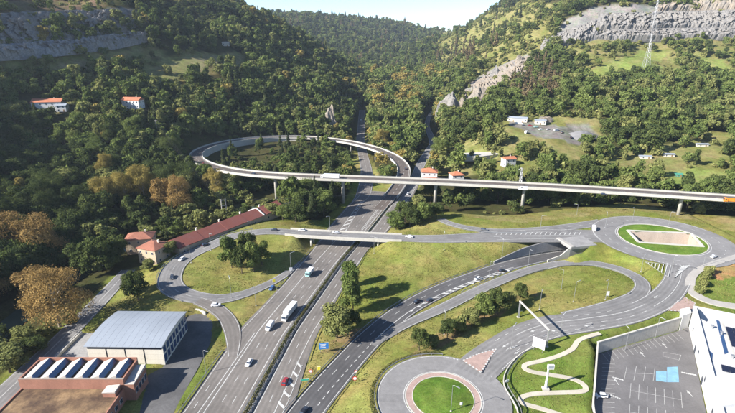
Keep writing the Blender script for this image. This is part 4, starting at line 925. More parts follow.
# local: +x along bv, -y along bu
def L3(x, y, z): return (x, y, z)
BH = 9.6
MB().prism([(0, 0), (60, 0), (60, -92), (0, -92)], 0, BH).build('wall', 'white_wall', wb)
MB().prism([(.8, -.8), (59, -.8), (59, -91), (.8, -91)], BH, BH + .05).build('roof', 'roof_white', wb)
for a, b_ in (((0, -.4), (60, -.4)), ((.4, -.8), (.4, -92)), ((59.6, -.8), (59.6, -92))):
    d_ = V2(b_) - V2(a); MB().box(((a[0] + b_[0]) / 2, (a[1] + b_[1]) / 2, BH + .45), (abs(d_.x) + (.8 if d_.x == 0 else 0), abs(d_.y) + (.8 if d_.y == 0 else 0), .9)).build('parapet', 'white_wall', wb)
def prism_on(name, pts, z0, z1, mat, parent=wb): return MB().prism(pts, z0, z1).build(name, mat, parent)
def lp_(x, y, z=BH): q = V2(g(x, y, z)[:2]) - V2((137.5, 173)); return (q.dot(bv), -q.dot(bu))
def rl(pts, mat, h=.22): prism_on('rooflight', [lp_(x, y) for x, y in pts], BH + .03, BH + h, mat)
rl([(697.5, 306), (708.2, 319.8), (706.7, 321.3), (699.3, 317.5)], 'glass'); rl([(716.2, 319.8), (719.2, 320.7), (728.2, 352.6), (724.6, 354)], 'glass_blue')
rl([(705, 347.5), (712.5, 353), (712, 361.5), (707.7, 361.5)], 'glass_blue'); rl([(708.3, 363), (709.8, 363), (713, 376), (711.8, 376)], 'glass')
q0, q1, q2, q3 = lp_(713, 378), lp_(760, 372), lp_(765, 402), lp_(718, 408)
prism_on('upper_block', [q0, q1, q2, q3], BH, BH + 1.0, 'white_wall')
prism_on('roof_walkway', [lp_(721, 321), lp_(723, 321), lp_(742, 372), lp_(740, 372)], BH + .02, BH + .12, 'concrete')
for (x, y) in ((4.5, -15), (7, -18.5), (17, -10), (8, -34)): MB().tube([(x, y, BH), (x, y, BH + 1.2)], .35, 8).box((x, y, BH + 1.3), (1.0, 1.0, .25)).build('roof_vent', 'steel', wb)
for i in range(4): MB().box((-.06, -9 - i * 17, 4.2), (.14, 1.2, 1.6)).build('window', 'glass', wb)
for i in range(2): MB().box((-.06, -20 - i * 20, 1.6), (.14, 2.2, 2.6)).build('door', 'glass', wb)
def panels(x0, y0, nx, ny, lab):
    sa = empty('solar_array', (0, 0, 0), 0, lab, 'solar panels', 'solar arrays on the white roof'); sa.matrix_world = Matrix.Translation((137.5, 173, -.2)) @ Matrix.Rotation(math.atan2(bv.y, bv.x), 4, 'Z') @ Matrix.Translation((x0, y0, BH + .06))
    MB().box((nx * 1.1, -ny * 1.75 / 1, .12), (nx * 2.2, ny * 3.5, .1)).build('mounting_frame', 'steel', sa)
    for i in range(nx):
        for j in range(ny): MB().add([(i * 2.2 + .08, -j * 3.5 - 3.4, .25), (i * 2.2 + 2.1, -j * 3.5 - 3.4, .25), (i * 2.2 + 2.1, -j * 3.5 - .1, .6), (i * 2.2 + .08, -j * 3.5 - .1, .6), (i * 2.2 + .08, -j * 3.5 - 3.4, .16), (i * 2.2 + 2.1, -j * 3.5 - 3.4, .16), (i * 2.2 + 2.1, -j * 3.5 - .1, .5), (i * 2.2 + .08, -j * 3.5 - .1, .5)], [(0, 1, 2, 3), (7, 6, 5, 4), (0, 4, 5, 1), (1, 5, 6, 2), (2, 6, 7, 3), (3, 7, 4, 0)]).build('panel', 'panel_pv', sa)
a_ = lp_(725, 327); panels(a_[0], a_[1], 8, 4, 'larger group of dark solar panels on the white roof'); a_ = lp_(720.5, 365); panels(a_[0], a_[1], 8, 1, 'single row of dark solar panels nearer the camera on the white roof')
# car park retaining wall: concrete panels
rwb = empty('retaining_wall', (0, 0, 0), 0, 'tall grey concrete panel wall along the far edge of the car park', 'wall')
a0, a1 = V2((89.6, 154.6)), V2((131.5, 170.5)); nP = 14; d_ = (a1 - a0).normalized(); nr = V2((-d_.y, d_.x))
for k in range(nP):
    p = a0.lerp(a1, k / nP); q = a0.lerp(a1, (k + 1) / nP) - d_ * .08; h_ = 4.9 + .9 * k / nP
    MB().prism([tuple(p), tuple(q), tuple(q + nr * .5), tuple(p + nr * .5)], -.4, h_).build('wall_panel', 'concrete_dark' if False else 'concrete', rwb)
MB().prism([tuple(a0 - nr * .08 - d_ * .2), tuple(a1 - nr * .08), tuple(a1 + nr * .6), tuple(a0 + nr * .6 - d_ * .2)], lambda p: 4.9 + .9 * (V2(p) - a0).dot(d_) / 45, lambda p: 5.2 + .9 * (V2(p) - a0).dot(d_) / 45).build('coping', 'concrete', rwb)
MB().prism([(131.6, 170), (136.6, 172.2), (138.6, 176.6), (133.6, 175)], -.3, 7.4).build('end_block', 'white_wall', rwb)
sw = crom([(89.2, 154.3, 0, 1), (79.4, 134.5, 0, 1), (74.0, 123.5, 0, 1), (72, 113, 0, 1), (71, 98, 0, 1)])
def side_top(p): return float(np.interp(p[1], [98, 115, 130, 154], [1.4, 1.8, 3.0, 5.2]))
tsw = wallmesh(sw, -.2, .25, side_top, 'side_wall', 'concrete', None); tag(tsw, 'low pale wall along the grass bank side of the car park', 'wall')

# ------------------------------------------------------------------ rock faces
def rockface(name, bottom, top, label, mat='rock', nu=70, nv=14, amp=5.0, ragged=0.0):
    """sheet between two surveyed polylines (col,row,distance), broken up into ledges and ribs"""
    Bp = np.array([ray_at(*p) for p in bottom]); Tp = np.array([ray_at(*p) for p in top])
    def along(P, n_):
        d = np.concatenate([[0], np.cumsum(np.linalg.norm(np.diff(P, axis=0), axis=1))]); u = np.linspace(0, d[-1], n_)
        return np.stack([np.interp(u, d, P[:, k]) for k in range(3)], 1)
    Bq, Tq = along(Bp, nu), along(Tp, nu); V = np.zeros((nv, nu, 3))
    U, W = np.meshgrid(np.arange(nu), np.arange(nv) / (nv - 1))
    f = W ** .8
    V = Bq[None] * (1 - f)[..., None] + Tq[None] * f[..., None]
    ridg = np.abs(fbm(U * 25 / nu, W * 3.0, 4) - .5) * 2; n2_ = fbm(U * 70 / nu + 40, W * 9 + 5, 3) - .5
    off = amp * (.9 - 2.3 * ridg) + amp * 1.3 * n2_ + amp * .5 * (rng.random(U.shape) - .5)
    if ragged: off = off + (fbm(U * 7 / nu + 2, W * 2.2, 3) - .56) * amp * ragged
    env = np.sin(np.pi * np.clip(W, 0, 1)) ** .5 * np.clip(np.minimum(U, nu - 1 - U) / 4.0, 0, 1)
    V[..., 1] -= off * env + 1.5 * env; V[..., 2] += (fbm(U * .6 + 3, W * 6, 3) - .5) * amp * .9 * env
    V[-1, :, 1] += 5; V[0, :, 2] -= 9; V[0, :, 1] += 2
    ii = np.arange(nu * nv).reshape(nv, nu); Q = np.stack([ii[:-1, :-1], ii[:-1, 1:], ii[1:, 1:], ii[1:, :-1]], -1).reshape(-1, 4)
    return tag(link(name, np_mesh(name, V.reshape(-1, 3), Q, mat)), label, 'cliff')
def terr_pts(xs_, ys_, push=-6, up=0):
    out = []
    for x, y in zip(xs_, ys_):
        p = at_t(x, y); out.append((x, y, p.y + push))
    return out
rockface('quarry_face', terr_pts((-8, 30, 75, 118, 148), (43, 42, 38, 32, 20), -10), terr_pts((-8, 30, 75, 118, 148), (13, 12, 10, 9, 12), -4), 'upper shaded grey quarry cliff at the top left', 'rock', 170, 36, 13)
rockface('quarry_face', terr_pts((-8, 30, 75, 118, 150), (52, 50, 46, 41, 34), -12), terr_pts((-8, 30, 75, 118, 150), (45, 42.5, 38, 34, 31), -9), 'lower pale grey quarry bench cliff at the top left', 'rock_lit', 170, 18, 11, 2.0)
rockface('quarry_face', terr_pts((572, 620, 680, 745), (37, 37, 36, 35), -12), terr_pts((566, 620, 680, 745), (29, 29, 28, 27), -8), 'lowest grey quarry bench cliff at the top right', 'rock', 150, 14, 6)
rockface('quarry_face', terr_pts((598, 640, 690, 745), (27, 27, 26, 25), -14), terr_pts((598, 640, 690, 745), (13, 12, 11, 9), -6), 'tall grey quarry cliff at the top right behind the pylons', 'rock', 150, 26, 9)
rockface('quarry_face', terr_pts((655, 690, 745), (9, 8, 6), -12), terr_pts((660, 690, 745), (1, -4, -8), -6), 'upper brownish quarry cliff at the right edge', 'rock_warm', 60, 9, 6)
rockface('quarry_face', terr_pts((540, 555, 580, 598), (47, 45, 41, 36), -10), terr_pts((545, 560, 580, 598), (38, 32, 25, 18), -6), 'small dark rock step at the left end of the right quarry', 'rock', 60, 14, 7, 3.0)
rockface('rock_scarp', terr_pts((455, 470, 490, 510, 526), (112, 110, 104, 92, 76), -8), terr_pts((462, 482, 500, 518, 534), (92, 78, 67, 60, 54), -8), 'bare pale rock scarp running down the right slope to the valley', 'rock_warm', 120, 44, 13, 6.5)
def crag(name, x, y, w_, h_, label, seed, mat='rock', depth=None, taper=.3):
    p = at_t(x, y); bm = bmesh.new(); bmesh.ops.create_icosphere(bm, subdivisions=4, radius=1)
    r_ = random.Random(seed); dirs = [(Vector((r_.uniform(-1, 1), r_.uniform(-1, 1), r_.uniform(-.3, 1))).normalized(), r_.uniform(.55, .95)) for _ in range(16)]
    for v in bm.verts:
        c0 = v.co.copy()
        for d_, q in dirs:
            s_ = v.co.dot(d_)
            if s_ > q: v.co -= d_ * (s_ - q)
        n_ = float(fbm(np.array(c0.x * 3 + c0.y * 2 + seed), np.array(c0.z * 4 + c0.y), 4)) - .5
        v.co *= 1 + .75 * n_
        tp = 1 - taper * max(0, v.co.z)
        v.co = Vector((v.co.x * w_ / 2 * tp, v.co.y * (depth or w_ * .8) / 2 * tp, v.co.z * h_))
    me = bpy.data.meshes.new(name); bm.to_mesh(me); bm.free(); me.materials.append(M[mat]); me.polygons.foreach_set('use_smooth', [False] * len(me.polygons))
    o = link(name, me); o.location = p; return tag(o, label, 'rock')
crag('rock_outcrop', 333, 134, 20, 36, 'tall blocky brown rock pinnacle standing behind the far side of the loop', 5, 'rock_warm', 16, .02)
crag('rock_outcrop', 449, 114, 40, 36, 'grey-brown pointed crag beside the valley road', 8, 'rock')
crag('rock_outcrop', 462, 112, 26, 22, 'lower pale crag to the right of the pointed crag', 11, 'rock_warm')
crag('rock_outcrop', 478, 98, 30, 20, 'pale crag at the foot of the rock scarp', 21, 'rock_warm')
crag('rock_outcrop', 496, 76, 24, 18, 'jagged pale crag half way up the rock scarp', 25, 'rock')
crag('rock_outcrop', 520, 62, 24, 14, 'pale crag at the top of the rock scarp', 29, 'rock_warm')
crag('rock_outcrop', 545, 122, 26, 9, 'small sandy rock bank above the gravel yard', 14, 'rock_warm', 8)

# ------------------------------------------------------------------ vegetation
def leaf_quads(P, Nn, size, r_):
    n_ = len(P); Nn = Nn / (np.linalg.norm(Nn, axis=1)[:, None] + 1e-9)
    a = np.where(np.abs(Nn[:, :1]) < .8, np.array([[1., 0, 0]]), np.array([[0, 1., 0]])); e1 = np.cross(Nn, a); e1 /= np.linalg.norm(e1, axis=1)[:, None]; e2 = np.cross(Nn, e1)
    th = r_.uniform(0, 2 * np.pi, n_)[:, None]; f1 = e1 * np.cos(th) + e2 * np.sin(th); f2 = -e1 * np.sin(th) + e2 * np.cos(th)
    s1 = (size * r_.uniform(.6, 1.3, n_))[:, None]; s2 = s1 * r_.uniform(.55, .9, n_)[:, None]
    V = np.stack([P - f1 * s1, P - f2 * s2 + Nn * s1 * .25, P + f1 * s1, P + f2 * s2 + Nn * s1 * .25], 1).reshape(-1, 3)
    return V, np.arange(4 * n_).reshape(n_, 4)
def crown(name, mat, seed, n_, size, lobes, jitter=.75, droop=0.0):
    """lobes: (x,y,z,rx,rz)"""
    r_ = np.random.default_rng(seed); L = np.array(lobes, float); A_ = L[:, 3] ** 2; k = r_.choice(len(L), n_ * 2, p=A_ / A_.sum())
    D = r_.normal(size=(n_ * 2, 3)); D /= np.linalg.norm(D, axis=1)[:, None]; D[:, 2] = np.where((D[:, 2] < -.35) & (r_.random(n_ * 2) < .7), -D[:, 2], D[:, 2])
    rad = (.60 + .46 * r_.random(n_ * 2) ** .6)
    cl = .86 + .28 * (np.sin(D[:, 0] * 7 + k * 3.1) * np.sin(D[:, 1] * 8 + k) * np.sin(D[:, 2] * 7 + k * 1.7) > .05)
    P = L[k, :3] + D * np.stack([L[k, 3], L[k, 3], L[k, 4]], 1) * (rad * cl)[:, None]
    inside = np.zeros(n_ * 2)
    for q in L: inside = np.maximum(inside, 1 - np.sqrt((((P - q[:3]) / np.array([q[3], q[3], q[4]])) ** 2).sum(1)))
    keep = np.where(inside < .42)[0][:n_]; P = P[keep]; D = D[keep]
    V, Q = leaf_quads(P, D + r_.normal(size=D.shape) * jitter * .6, size, r_)
    me = np_mesh(name, V, Q, LEAF[mat]); t_ = np.clip(r_.normal(.45, .2, len(P)) + .15 * np.sin(k[keep] * 2.7), 0, 1)
    at_ = me.attributes.new('tint', 'FLOAT', 'FACE'); at_.data.foreach_set('value', t_.astype(np.float32))
    return me
def lobes_round(seed, Rr, H0, H1, n_, core=.62):
    r_ = random.Random(seed); out = [(0, 0, (H0 + H1) / 2, Rr * core, (H1 - H0) * .40)]
    for i in range(n_):
        a = 2 * math.pi * (i + r_.random() * .6) / n_ * 2.0; q = r_.uniform(.35, .80); h = H0 + (H1 - H0) * r_.uniform(.22, .86); sh = 1 - .55 * max(0, (h - H0) / (H1 - H0) - .45)
        rr = Rr * r_.uniform(.20, .46); out.append((math.cos(a) * Rr * q * sh, math.sin(a) * Rr * q * sh, h, rr, rr * r_.uniform(.75, 1.0)))
    return out
def lobes_cone(seed, Rr, H0, H1, n_):
    r_ = random.Random(seed); out = []
    for i in range(n_):
        f = (i + .5) / n_; a = r_.uniform(0, 6.28); rr = Rr * (1 - f) ** .8 * .62 + .25; q = Rr * (1 - f) * .42
        out.append((math.cos(a) * q, math.sin(a) * q, H0 + (H1 - H0) * f, rr, (H1 - H0) / n_ * 1.25))
    return out
def trunk_mesh(name, Hh, r0, mat, seed, limbs=5):
    r_ = random.Random(seed); mb = MB(); lean = (r_.uniform(-.3, .3), r_.uniform(-.3, .3))
    mb.tube([(0, 0, -.5), (0, 0, .3), (lean[0] * .5, lean[1] * .5, Hh * .45), (lean[0], lean[1], Hh * .8)], [r0 * 1.35, r0, r0 * .72, r0 * .25], 7)
    for i in range(limbs):
        a = r_.uniform(0, 6.28); h = Hh * r_.uniform(.28, .6); L = Hh * r_.uniform(.2, .32)
        mb.tube([(lean[0] * .4, lean[1] * .4, h), (math.cos(a) * L * .5, math.sin(a) * L * .5, h + L * .45), (math.cos(a) * L, math.sin(a) * L, h + L * .8)], [r0 * .45, r0 * .3, r0 * .1], 5)
    return mb.mesh(name, mat)
# kind: (leaf, shape, crown radius, crown base, top, near leaves, far leaves)
KINDS = {'dark': ('dark', 'r', 4.9, 1.6, 11.0), 'green': ('green', 'r', 4.6, 1.5, 10.5), 'olive': ('olive', 'r', 4.2, 1.4, 10.0), 'gold': ('gold', 'r', 4.6, 1.8, 12.5), 'bronze': ('bronze', 'r', 5.5, .7, 12.5),
         'poplar': ('olive', 'p', 2.7, 1.0, 13.5), 'pine': ('pine', 'c', 3.4, 1.4, 13.0), 'larch': ('larch', 'c', 3.0, 1.6, 13.5), 'shrub': ('shrub', 's', 2.6, .0, 3.4)}
NEAR = {}; FAR = {}
for i, (k, (lf, sh, Rr, h0, h1)) in enumerate(KINDS.items()):
    for var in (0, 1, 2):
        sd_ = 100 + i * 10 + var; q_, v_ = ((1, 1), (.78, 1.16), (1.12, .84))[var]; Rv, hv_ = Rr * q_, h1 * v_
        if sh == 'r': lb = lobes_round(sd_, Rv, h0, hv_, (16, 13, 11)[var], (.60, .55, .48)[var])
        elif sh == 'p': lb = lobes_round(sd_, Rv, h0, hv_, 13, .7)
        elif sh == 'c': lb = lobes_cone(sd_, Rv, h0, hv_, 12)
        else: lb = lobes_round(sd_, Rv, h0 - .6, hv_, 8, .75)
        sc_ = Rr * (h1 - h0) / 45
        NEAR[k, var] = (crown('crown', lf, sd_, int(3000 + 2600 * sc_) if sh != 's' else 1500, .29, lb), trunk_mesh('trunk', hv_, .26 if sh != 's' else .1, 'bark_pale' if k in ('gold', 'bronze') else 'bark', sd_, 5 if sh != 's' else 3))
        FAR[k, var] = crown('crown_far', lf, sd_, int(380 + 360 * sc_) if sh != 's' else 200, .58, lb)
BIG = {}
for k, var in (('bronze', 0), ('bronze', 1), ('gold', 0), ('gold', 1), ('dark', 0), ('dark', 1), ('green', 0)):
    lf, sh, Rr, h0, h1 = KINDS[k]; sd_ = 300 + var + len(k) * 7; q_, v_ = ((1, 1), (.85, 1.08))[var]
    BIG[k, var] = crown('crown', lf, sd_, 15000, .125, lobes_round(sd_, Rr * q_, h0, h1 * v_, 26, .62))
def tree(kind, x, y, s=1.0, sz=None, label='', group=None, name=None, z=None, var=None, cat='tree', rz=None):
    var = random.randint(0, 2) if var is None else var; me, tr = NEAR[kind, var]
    if s > 1.7 and (kind, var) in BIG: me = BIG[kind, var]
    nm = name or {'dark': 'broadleaf_tree', 'green': 'broadleaf_tree', 'olive': 'broadleaf_tree', 'gold': 'autumn_tree', 'bronze': 'plane_tree', 'poplar': 'poplar_tree', 'pine': 'pine_tree', 'larch': 'larch_tree', 'shrub': 'shrub'}[kind]
    o = empty(nm, (x, y, (gz(x, y) if z is None else z) - .1), random.uniform(0, 6.28) if rz is None else rz, label, cat, group); o.scale = (s, s, sz or s)
    t_ = link('trunk', tr, o); c_ = link('crown', me, o); return o
manual = []
def T(kind, x, y, hgt, wid, label, group=None, z=0.0, **kw):
    """tree standing at a surveyed spot, given height and crown width in metres"""
    p = g(x, y, z); p.z = gz(p.x, p.y); K = KINDS[kind]
    kw.setdefault('var', 0); manual.append((p.x, p.y)); return tree(kind, p.x, p.y, wid / (2 * K[2] * .92), hgt / K[4], label, group, **kw)
T('bronze', 60, 326, 28, 26, 'big round bronze plane tree right beside the straight local road')
T('bronze', 38, 300, 20, 17, 'bronze plane tree half hidden behind the big round one', z=0)
T('bronze', 40, 264, 30, 26, 'tall tan plane tree at the left, above the round bronze one')
T('bronze', 10, 266, 31, 27, 'tan plane tree cut by the left edge of the picture')
T('bronze', -14, 300, 22, 20, 'tan plane tree low at the left edge')
T('olive', 10, 372, 11, 13, 'olive bushy tree beside the local road at the lower left edge'); T('olive', -8, 365, 11, 13, 'olive bushy tree cut by the lower left edge'); T('dark', 34, 352, 7, 9, 'dark bushy tree between the olive trees and the local road')
for i, (x, y, h, w_, k) in enumerate(((107, 212, 25, 16, 'gold'), (127, 209, 28, 17, 'gold'), (146, 207, 32, 18, 'gold'), (163, 210, 25, 15, 'bronze'), (180, 211, 27, 18, 'bronze'), (116, 203, 22, 14, 'olive'))):
    T(k, x, y, h, w_, ['leftmost golden tree of the lit clump left of the loop', 'golden tree second from the left in the lit clump', 'tallest golden tree in the middle of the lit clump', 'bronze tree right of the tallest golden one', 'bronze tree at the right end of the lit clump', 'olive tree behind the left end of the golden clump'][i], 'lit autumn clump left of the loop')
T('shrub', 46, 334, 5, 7, 'dark bush under the left side of the big round bronze tree'); T('shrub', 72, 322, 4.5, 6, 'bush under the right side of the big round bronze tree'); T('olive', 26, 345, 8, 9, 'olive tree between the local road and the big bronze tree'); T('dark', 139, 303, 15, 9.5, 'dark green tree at the foot of the slip road bend, behind the warehouse'); T('dark', 133, 297, 12, 8, 'smaller dark tree tucked behind the warehouse corner')
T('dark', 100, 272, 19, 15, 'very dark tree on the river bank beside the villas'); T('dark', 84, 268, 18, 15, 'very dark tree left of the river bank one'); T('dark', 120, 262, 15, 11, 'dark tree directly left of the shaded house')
T('olive', 172, 262, 8, 8, 'yellow-green bushy tree between the shaded house and the terrace'); T('olive', 150, 274, 6, 7, 'yellow-green shrubby tree by the slip road bend')
for i, (x, y, h, w_) in enumerate(((232, 268, 17, 9.5), (242, 272, 16, 9), (254, 270, 17, 9), (248, 262, 18, 9.5), (262, 264, 13, 8))):
    T('dark' if i % 2 else 'green', x, y, h, w_, ['leftmost tree of the clump on the round lawn', 'front tree of the clump on the round lawn', 'right front tree of the clump on the round lawn', 'tall back tree of the clump on the round lawn', 'low right tree of the clump on the round lawn'][i], 'clump of trees on the round lawn', z=2)
T('dark', 296, 227, 14, 15, 'dark round tree at the left end of the overpass bridge'); T('olive', 272, 222, 11, 9, 'yellow-green tree beside the long terrace'); T('green', 283, 224, 11, 9, 'green tree between the yellow-green one and the dark round one')
T('green', 351, 300, 18, 9.5, 'tall slim tree on the strip right of the motorway', z=0); T('green', 353, 312, 15, 10, 'middle tree on the strip right of the motorway'); T('olive', 337, 338, 14, 13.5, 'broad olive tree at the lower end of the strip right of the motorway'); T('dark', 349, 328, 9, 8, 'low dark tree behind the broad olive one'); T('green', 350, 286, 13, 7, 'far tree at the upper end of the strip right of the motorway')
for x, y, h, w_, k, lb in ((419, 354, 10, 7, 'dark', 'dark tree left of the row between the two roads'), (447, 342, 9, 7, 'dark', 'second dark tree in the row between the two roads'), (432, 349, 5, 5.5, 'shrub', 'low bush between the two left trees of the row'), (459, 334, 7, 6, 'shrub', 'round bush in the middle of the row between the two roads'), (471, 330, 8, 7, 'olive', 'yellow-green tree in the row between the two roads'), (484, 322, 11, 8, 'green', 'green tree left of the bushy pair near the gantry'), (497, 318, 12, 9, 'dark', 'large dark tree near the sign gantry'), (508, 312, 8, 6, 'olive', 'small yellow tree right of the large dark one'), (519, 305, 10, 6, 'dark', 'slim dark tree next to the gantry post, right end of the row'), (465, 320, 5, 5, 'shrub', 'bush on the ramp edge above the row')):
    T(k, x, y, h, w_, lb, 'row between the two roads', z=.5)
for x, y, h, w_, k, lb in ((396, 229, 11, 12, 'green', 'left tree of the clump right of the motorway behind the overpass'), (410, 228, 13, 12, 'dark', 'dark tree in the middle of the clump right of the motorway'), (424, 226, 13, 12, 'green', 'tree on the right of the clump behind the overpass'), (418, 218, 15, 12, 'olive', 'tall olive tree at the back of the clump behind the overpass'), (436, 225, 11, 10, 'dark', 'dark tree at the right end of the clump behind the overpass')):
    T(k, x, y, h, w_, lb, 'clump behind the overpass', z=1)
for i, (x, y) in enumerate(((699, 293), (702, 287), (705, 280), (708, 275))): T('shrub', x, y, 4.2, 5, ['nearest', 'second', 'third', 'farthest'][i] + ' bush of the dark hedge row by the right-hand footway', 'bushes by the right-hand footway', z=6)

# forest: jittered grid over the terrain, kept off roads, buildings and clearings
def cand(x0, x1, y0, y1, sp, seed):
    r_ = np.random.default_rng(seed); X, Y = np.meshgrid(np.arange(x0, x1, sp), np.arange(y0, y1, sp)); X = X + r_.uniform(-.48, .48, X.shape) * sp; Y = Y + r_.uniform(-.48, .48, Y.shape) * sp
    return X.ravel(), Y.ravel()
cands = []
for (x0, x1, y0, y1, sp, sc_) in ((-620, 620, 60, 560, 6.6, 1.08), (-900, 900, 560, 1050, 8.2, 1.18), (-1100, 1200, 1050, 1700, 10.5, 1.4), (-1500, 1500, 1700, 3800, 15, 1.6)):
    X, Y = cand(x0, x1, y0, y1, sp, int(sp * 10)); Z = ground_z(X, Y); PX, PY, D = proj(X, Y, Z)
    m_ = (PX > (-150 if y1 < 600 else -45)) & (PX < 780) & (PY < 470) & (PY > -70)
    m_ &= ~inpoly(X, Y, OPEN)
    cands.append(np.stack([X[m_], Y[m_], Z[m_], PX[m_], PY[m_], D[m_], np.full(m_.sum(), sc_)], 1))
Cn = np.vstack(cands); X, Y, Z, PX, PY, D, SCL = Cn.T
keep = np.ones(len(Cn), bool)
for nm in ROADS:
    ln = ROADS[nm][::2]; bx = np.where((X > ln[:, 0].min() - 12) & (X < ln[:, 0].max() + 12) & (Y > ln[:, 1].min() - 12) & (Y < ln[:, 1].max() + 12))[0]
    for i in range(0, len(bx), 5000):
        j = bx[i:i + 5000]; d = np.sqrt((X[j, None] - ln[:, 0]) ** 2 + (Y[j, None] - ln[:, 1]) ** 2) - ln[:, 3] / 2; keep[j] &= d.min(1) > (8 if nm in ('valley_road', 'valley_motorway') else 3.2)
ln = VIA[::2]; bx = np.where((X > -185) & (X < 340) & (Y > 240) & (Y < 550))[0]
dv = np.sqrt((X[bx, None] - ln[:, 0]) ** 2 + (Y[bx, None] - ln[:, 1]) ** 2); kk = dv.argmin(1); dm_ = dv.min(1); clear = ln[kk, 2] - Z[bx]
keep[bx] &= dm_ > np.where(clear > 13, 6.0, 9.0)
clr_h = np.full(len(Cn), 99.0); clr_h[bx] = np.where((dm_ < 17), clear + (dm_ - 6) * 1.0, 99)      # trees next to the deck stay below it
for o_ in list(bpy.data.objects):
    if o_.get('category') in ('house', 'building', 'hut', 'shed', 'warehouse', 'terrace', 'heap', 'rock'):
        loc = o_.location.copy() if o_.type == 'EMPTY' else Vector(o_.bound_box[0]).lerp(Vector(o_.bound_box[6]), .5) + o_.location
        ok = np.hypot(X - loc.x, Y - loc.y); rr_ = {'hut': 7, 'shed': 8, 'rock': 7, 'building': 12, 'heap': 17}.get(o_['category'], 10)
        keep &= ok > rr_
        hpx, hpy, hd_ = proj(loc.x, loc.y, loc.z)
        if o_['category'] in ('house', 'shed', 'hut') : keep &= ~((np.abs(PX - hpx) < 19 * 430 / hd_) & (PY > hpy - 2) & (PY < hpy + (14 if hpx < 300 else 17)) & (Y < loc.y + 2) & (Y > loc.y - 110)); keep &= ~((np.abs(X - loc.x * Y / loc.y) < 11) & (Y < loc.y) & (Y > loc.y - 26))   # open ground before the house
tb_ = polydist(X, Y, [tuple(ta), tuple(tb)]); keep &= tb_ > 9
keep &= ~anyin(X, Y, FIELDS) & ~anyin(X, Y, YARDS)
for mx, my in manual: keep &= np.hypot(X - mx, Y - my) > 4
scr = anyin(X, Y, SCRUB); trk = anyin(X, Y, TRACKS); rkz = anyin(X, Y, ROCKZ); hth = anyin(X, Y, HEATH)
rnd = rng.random(len(Cn)); nz1 = fbm(X / 60 + 5, Y / 60, 3); nz2 = fbm(X / 35 + 90, Y / 35, 3); nz3 = fbm(X / 16, Y / 16 + 33, 2)
keep &= ~(trk & (rnd > .12)) & ~(rkz & (rnd > np.where(X < 0, .05, np.where(PX < 545, .2, .10)))) & ~(hth & (rnd > .25)) & ~(scr & (nz3 < np.where(X < 0, .42, .48)))
keep &= ~((PX > 505) & (PX < 602) & (PY > 119) & (PY < 148) & (Y > 380) & (rnd > .30)); keep &= ~((X < -62) & (np.hypot(X + 62, Y - 432) < 92) & (Y > 425) & (rnd > .3)); keep &= (nz3 > .24); keep &= ~((np.hypot(X + 62, Y - 432) < 90) & (rnd > .62))
kl = list(KINDS); kind = np.zeros(len(Cn), int)
def pick(mask, table):
    names, ws = zip(*table); cs = np.cumsum(ws) / sum(ws); v = np.clip(.5 + (nz1 - .5) * 1.9, 0, .999) * .35 + rng.random(len(Cn)) * .65
    v = np.argsort(np.argsort(np.where(mask, v, 2))) / max(1, mask.sum()); j = np.searchsorted(cs, np.clip(v, 0, .999)); arr = np.array([kl.index(q) for q in names]); kind[mask] = arr[np.minimum(j, len(names) - 1)][mask]
left = (X < -15 + .06 * (Y - 400)) ; mid = (PX > 372) & (PX < 446) & (PY > 78) & (PY < 190) & (Y > 380); right = ~left & ~mid; farz = Y > 1250
pick(left, [('pine', .05), ('dark', .30), ('green', .36), ('olive', .20), ('poplar', .07), ('gold', .02)])
pick(left & (Y > 430), [('pine', .10), ('dark', .20), ('green', .40), ('olive', .21), ('poplar', .06), ('gold', .02)])  # lighter crown mix puts the sun on the upper slope into leaf colour
pick(right, [('dark', .25), ('green', .42), ('shrub', .12), ('olive', .17), ('poplar', .04)])
pick(mid, [('green', .44), ('olive', .46), ('gold', .10)])
pick(farz, [('pine', .22), ('dark', .22), ('green', .36), ('olive', .14), ('larch', .06)])
lar = anyin(X, Y, [wpoly(p) for p in ([(512, 70), (545, 62), (562, 80), (555, 105), (525, 108), (508, 95)], [(430, 48), (470, 40), (500, 48), (480, 70), (440, 66)])])
kind[lar & (rng.random(len(Cn)) < .62)] = kl.index('larch'); kind[scr & (rng.random(len(Cn)) < np.where(Y > 900, .8, .5))] = kl.index('shrub')
kind[hth | rkz] = kl.index('shrub')
riv = (Y < 345) & (X < -60) & (X > -175) & (Y > 232); kind[riv & (rng.random(len(Cn)) < .6)] = kl.index('olive')
hs = np.exp(rng.normal(-.03, .30, len(Cn))).clip(.42, 1.6) * SCL
hs = np.where(left & (Y < 430), hs * 1.25, hs); shade_darken = (X < -140) & (Y < 400); kind[shade_darken & (rng.random(len(Cn)) < .8)] = kl.index('dark'); lp = np.hypot(X + 62, Y - 432) < 90; hs = np.where(lp, hs * .72, hs); hs = np.where(riv, hs * .55, hs); hs = np.where((kind == kl.index('shrub')) & (rng.random(len(Cn)) < .6), hs * 1.35, hs); hs = np.where(mid, hs * 1.25, hs)  # most crowns at the lower left turned dark to stand in for shade
vy = np.interp(X, VIA[:200, 0][::-1], VIA[:200, 1][::-1]); und_v = (X > 30) & (Y < vy + 2) & (Y > 240); hs = np.where(und_v, hs * .7, hs); kind[und_v & (rng.random(len(Cn)) < .45)] = kl.index('shrub'); keep &= ~(und_v & (rnd > .7))
tops = np.array([KINDS[k][4] for k in kl])
hs = np.minimum(hs, np.maximum(clr_h - 1.5, 2.0) / tops[kind])
keep &= hs > .28
keep &= ~((X > -148) & (X < -110) & (Y < 215)); lowl = (X > -172) & (X < -110) & (Y < 225); hs = np.where(lowl, np.minimum(hs, .7), hs)
K_ = np.where(keep)[0]
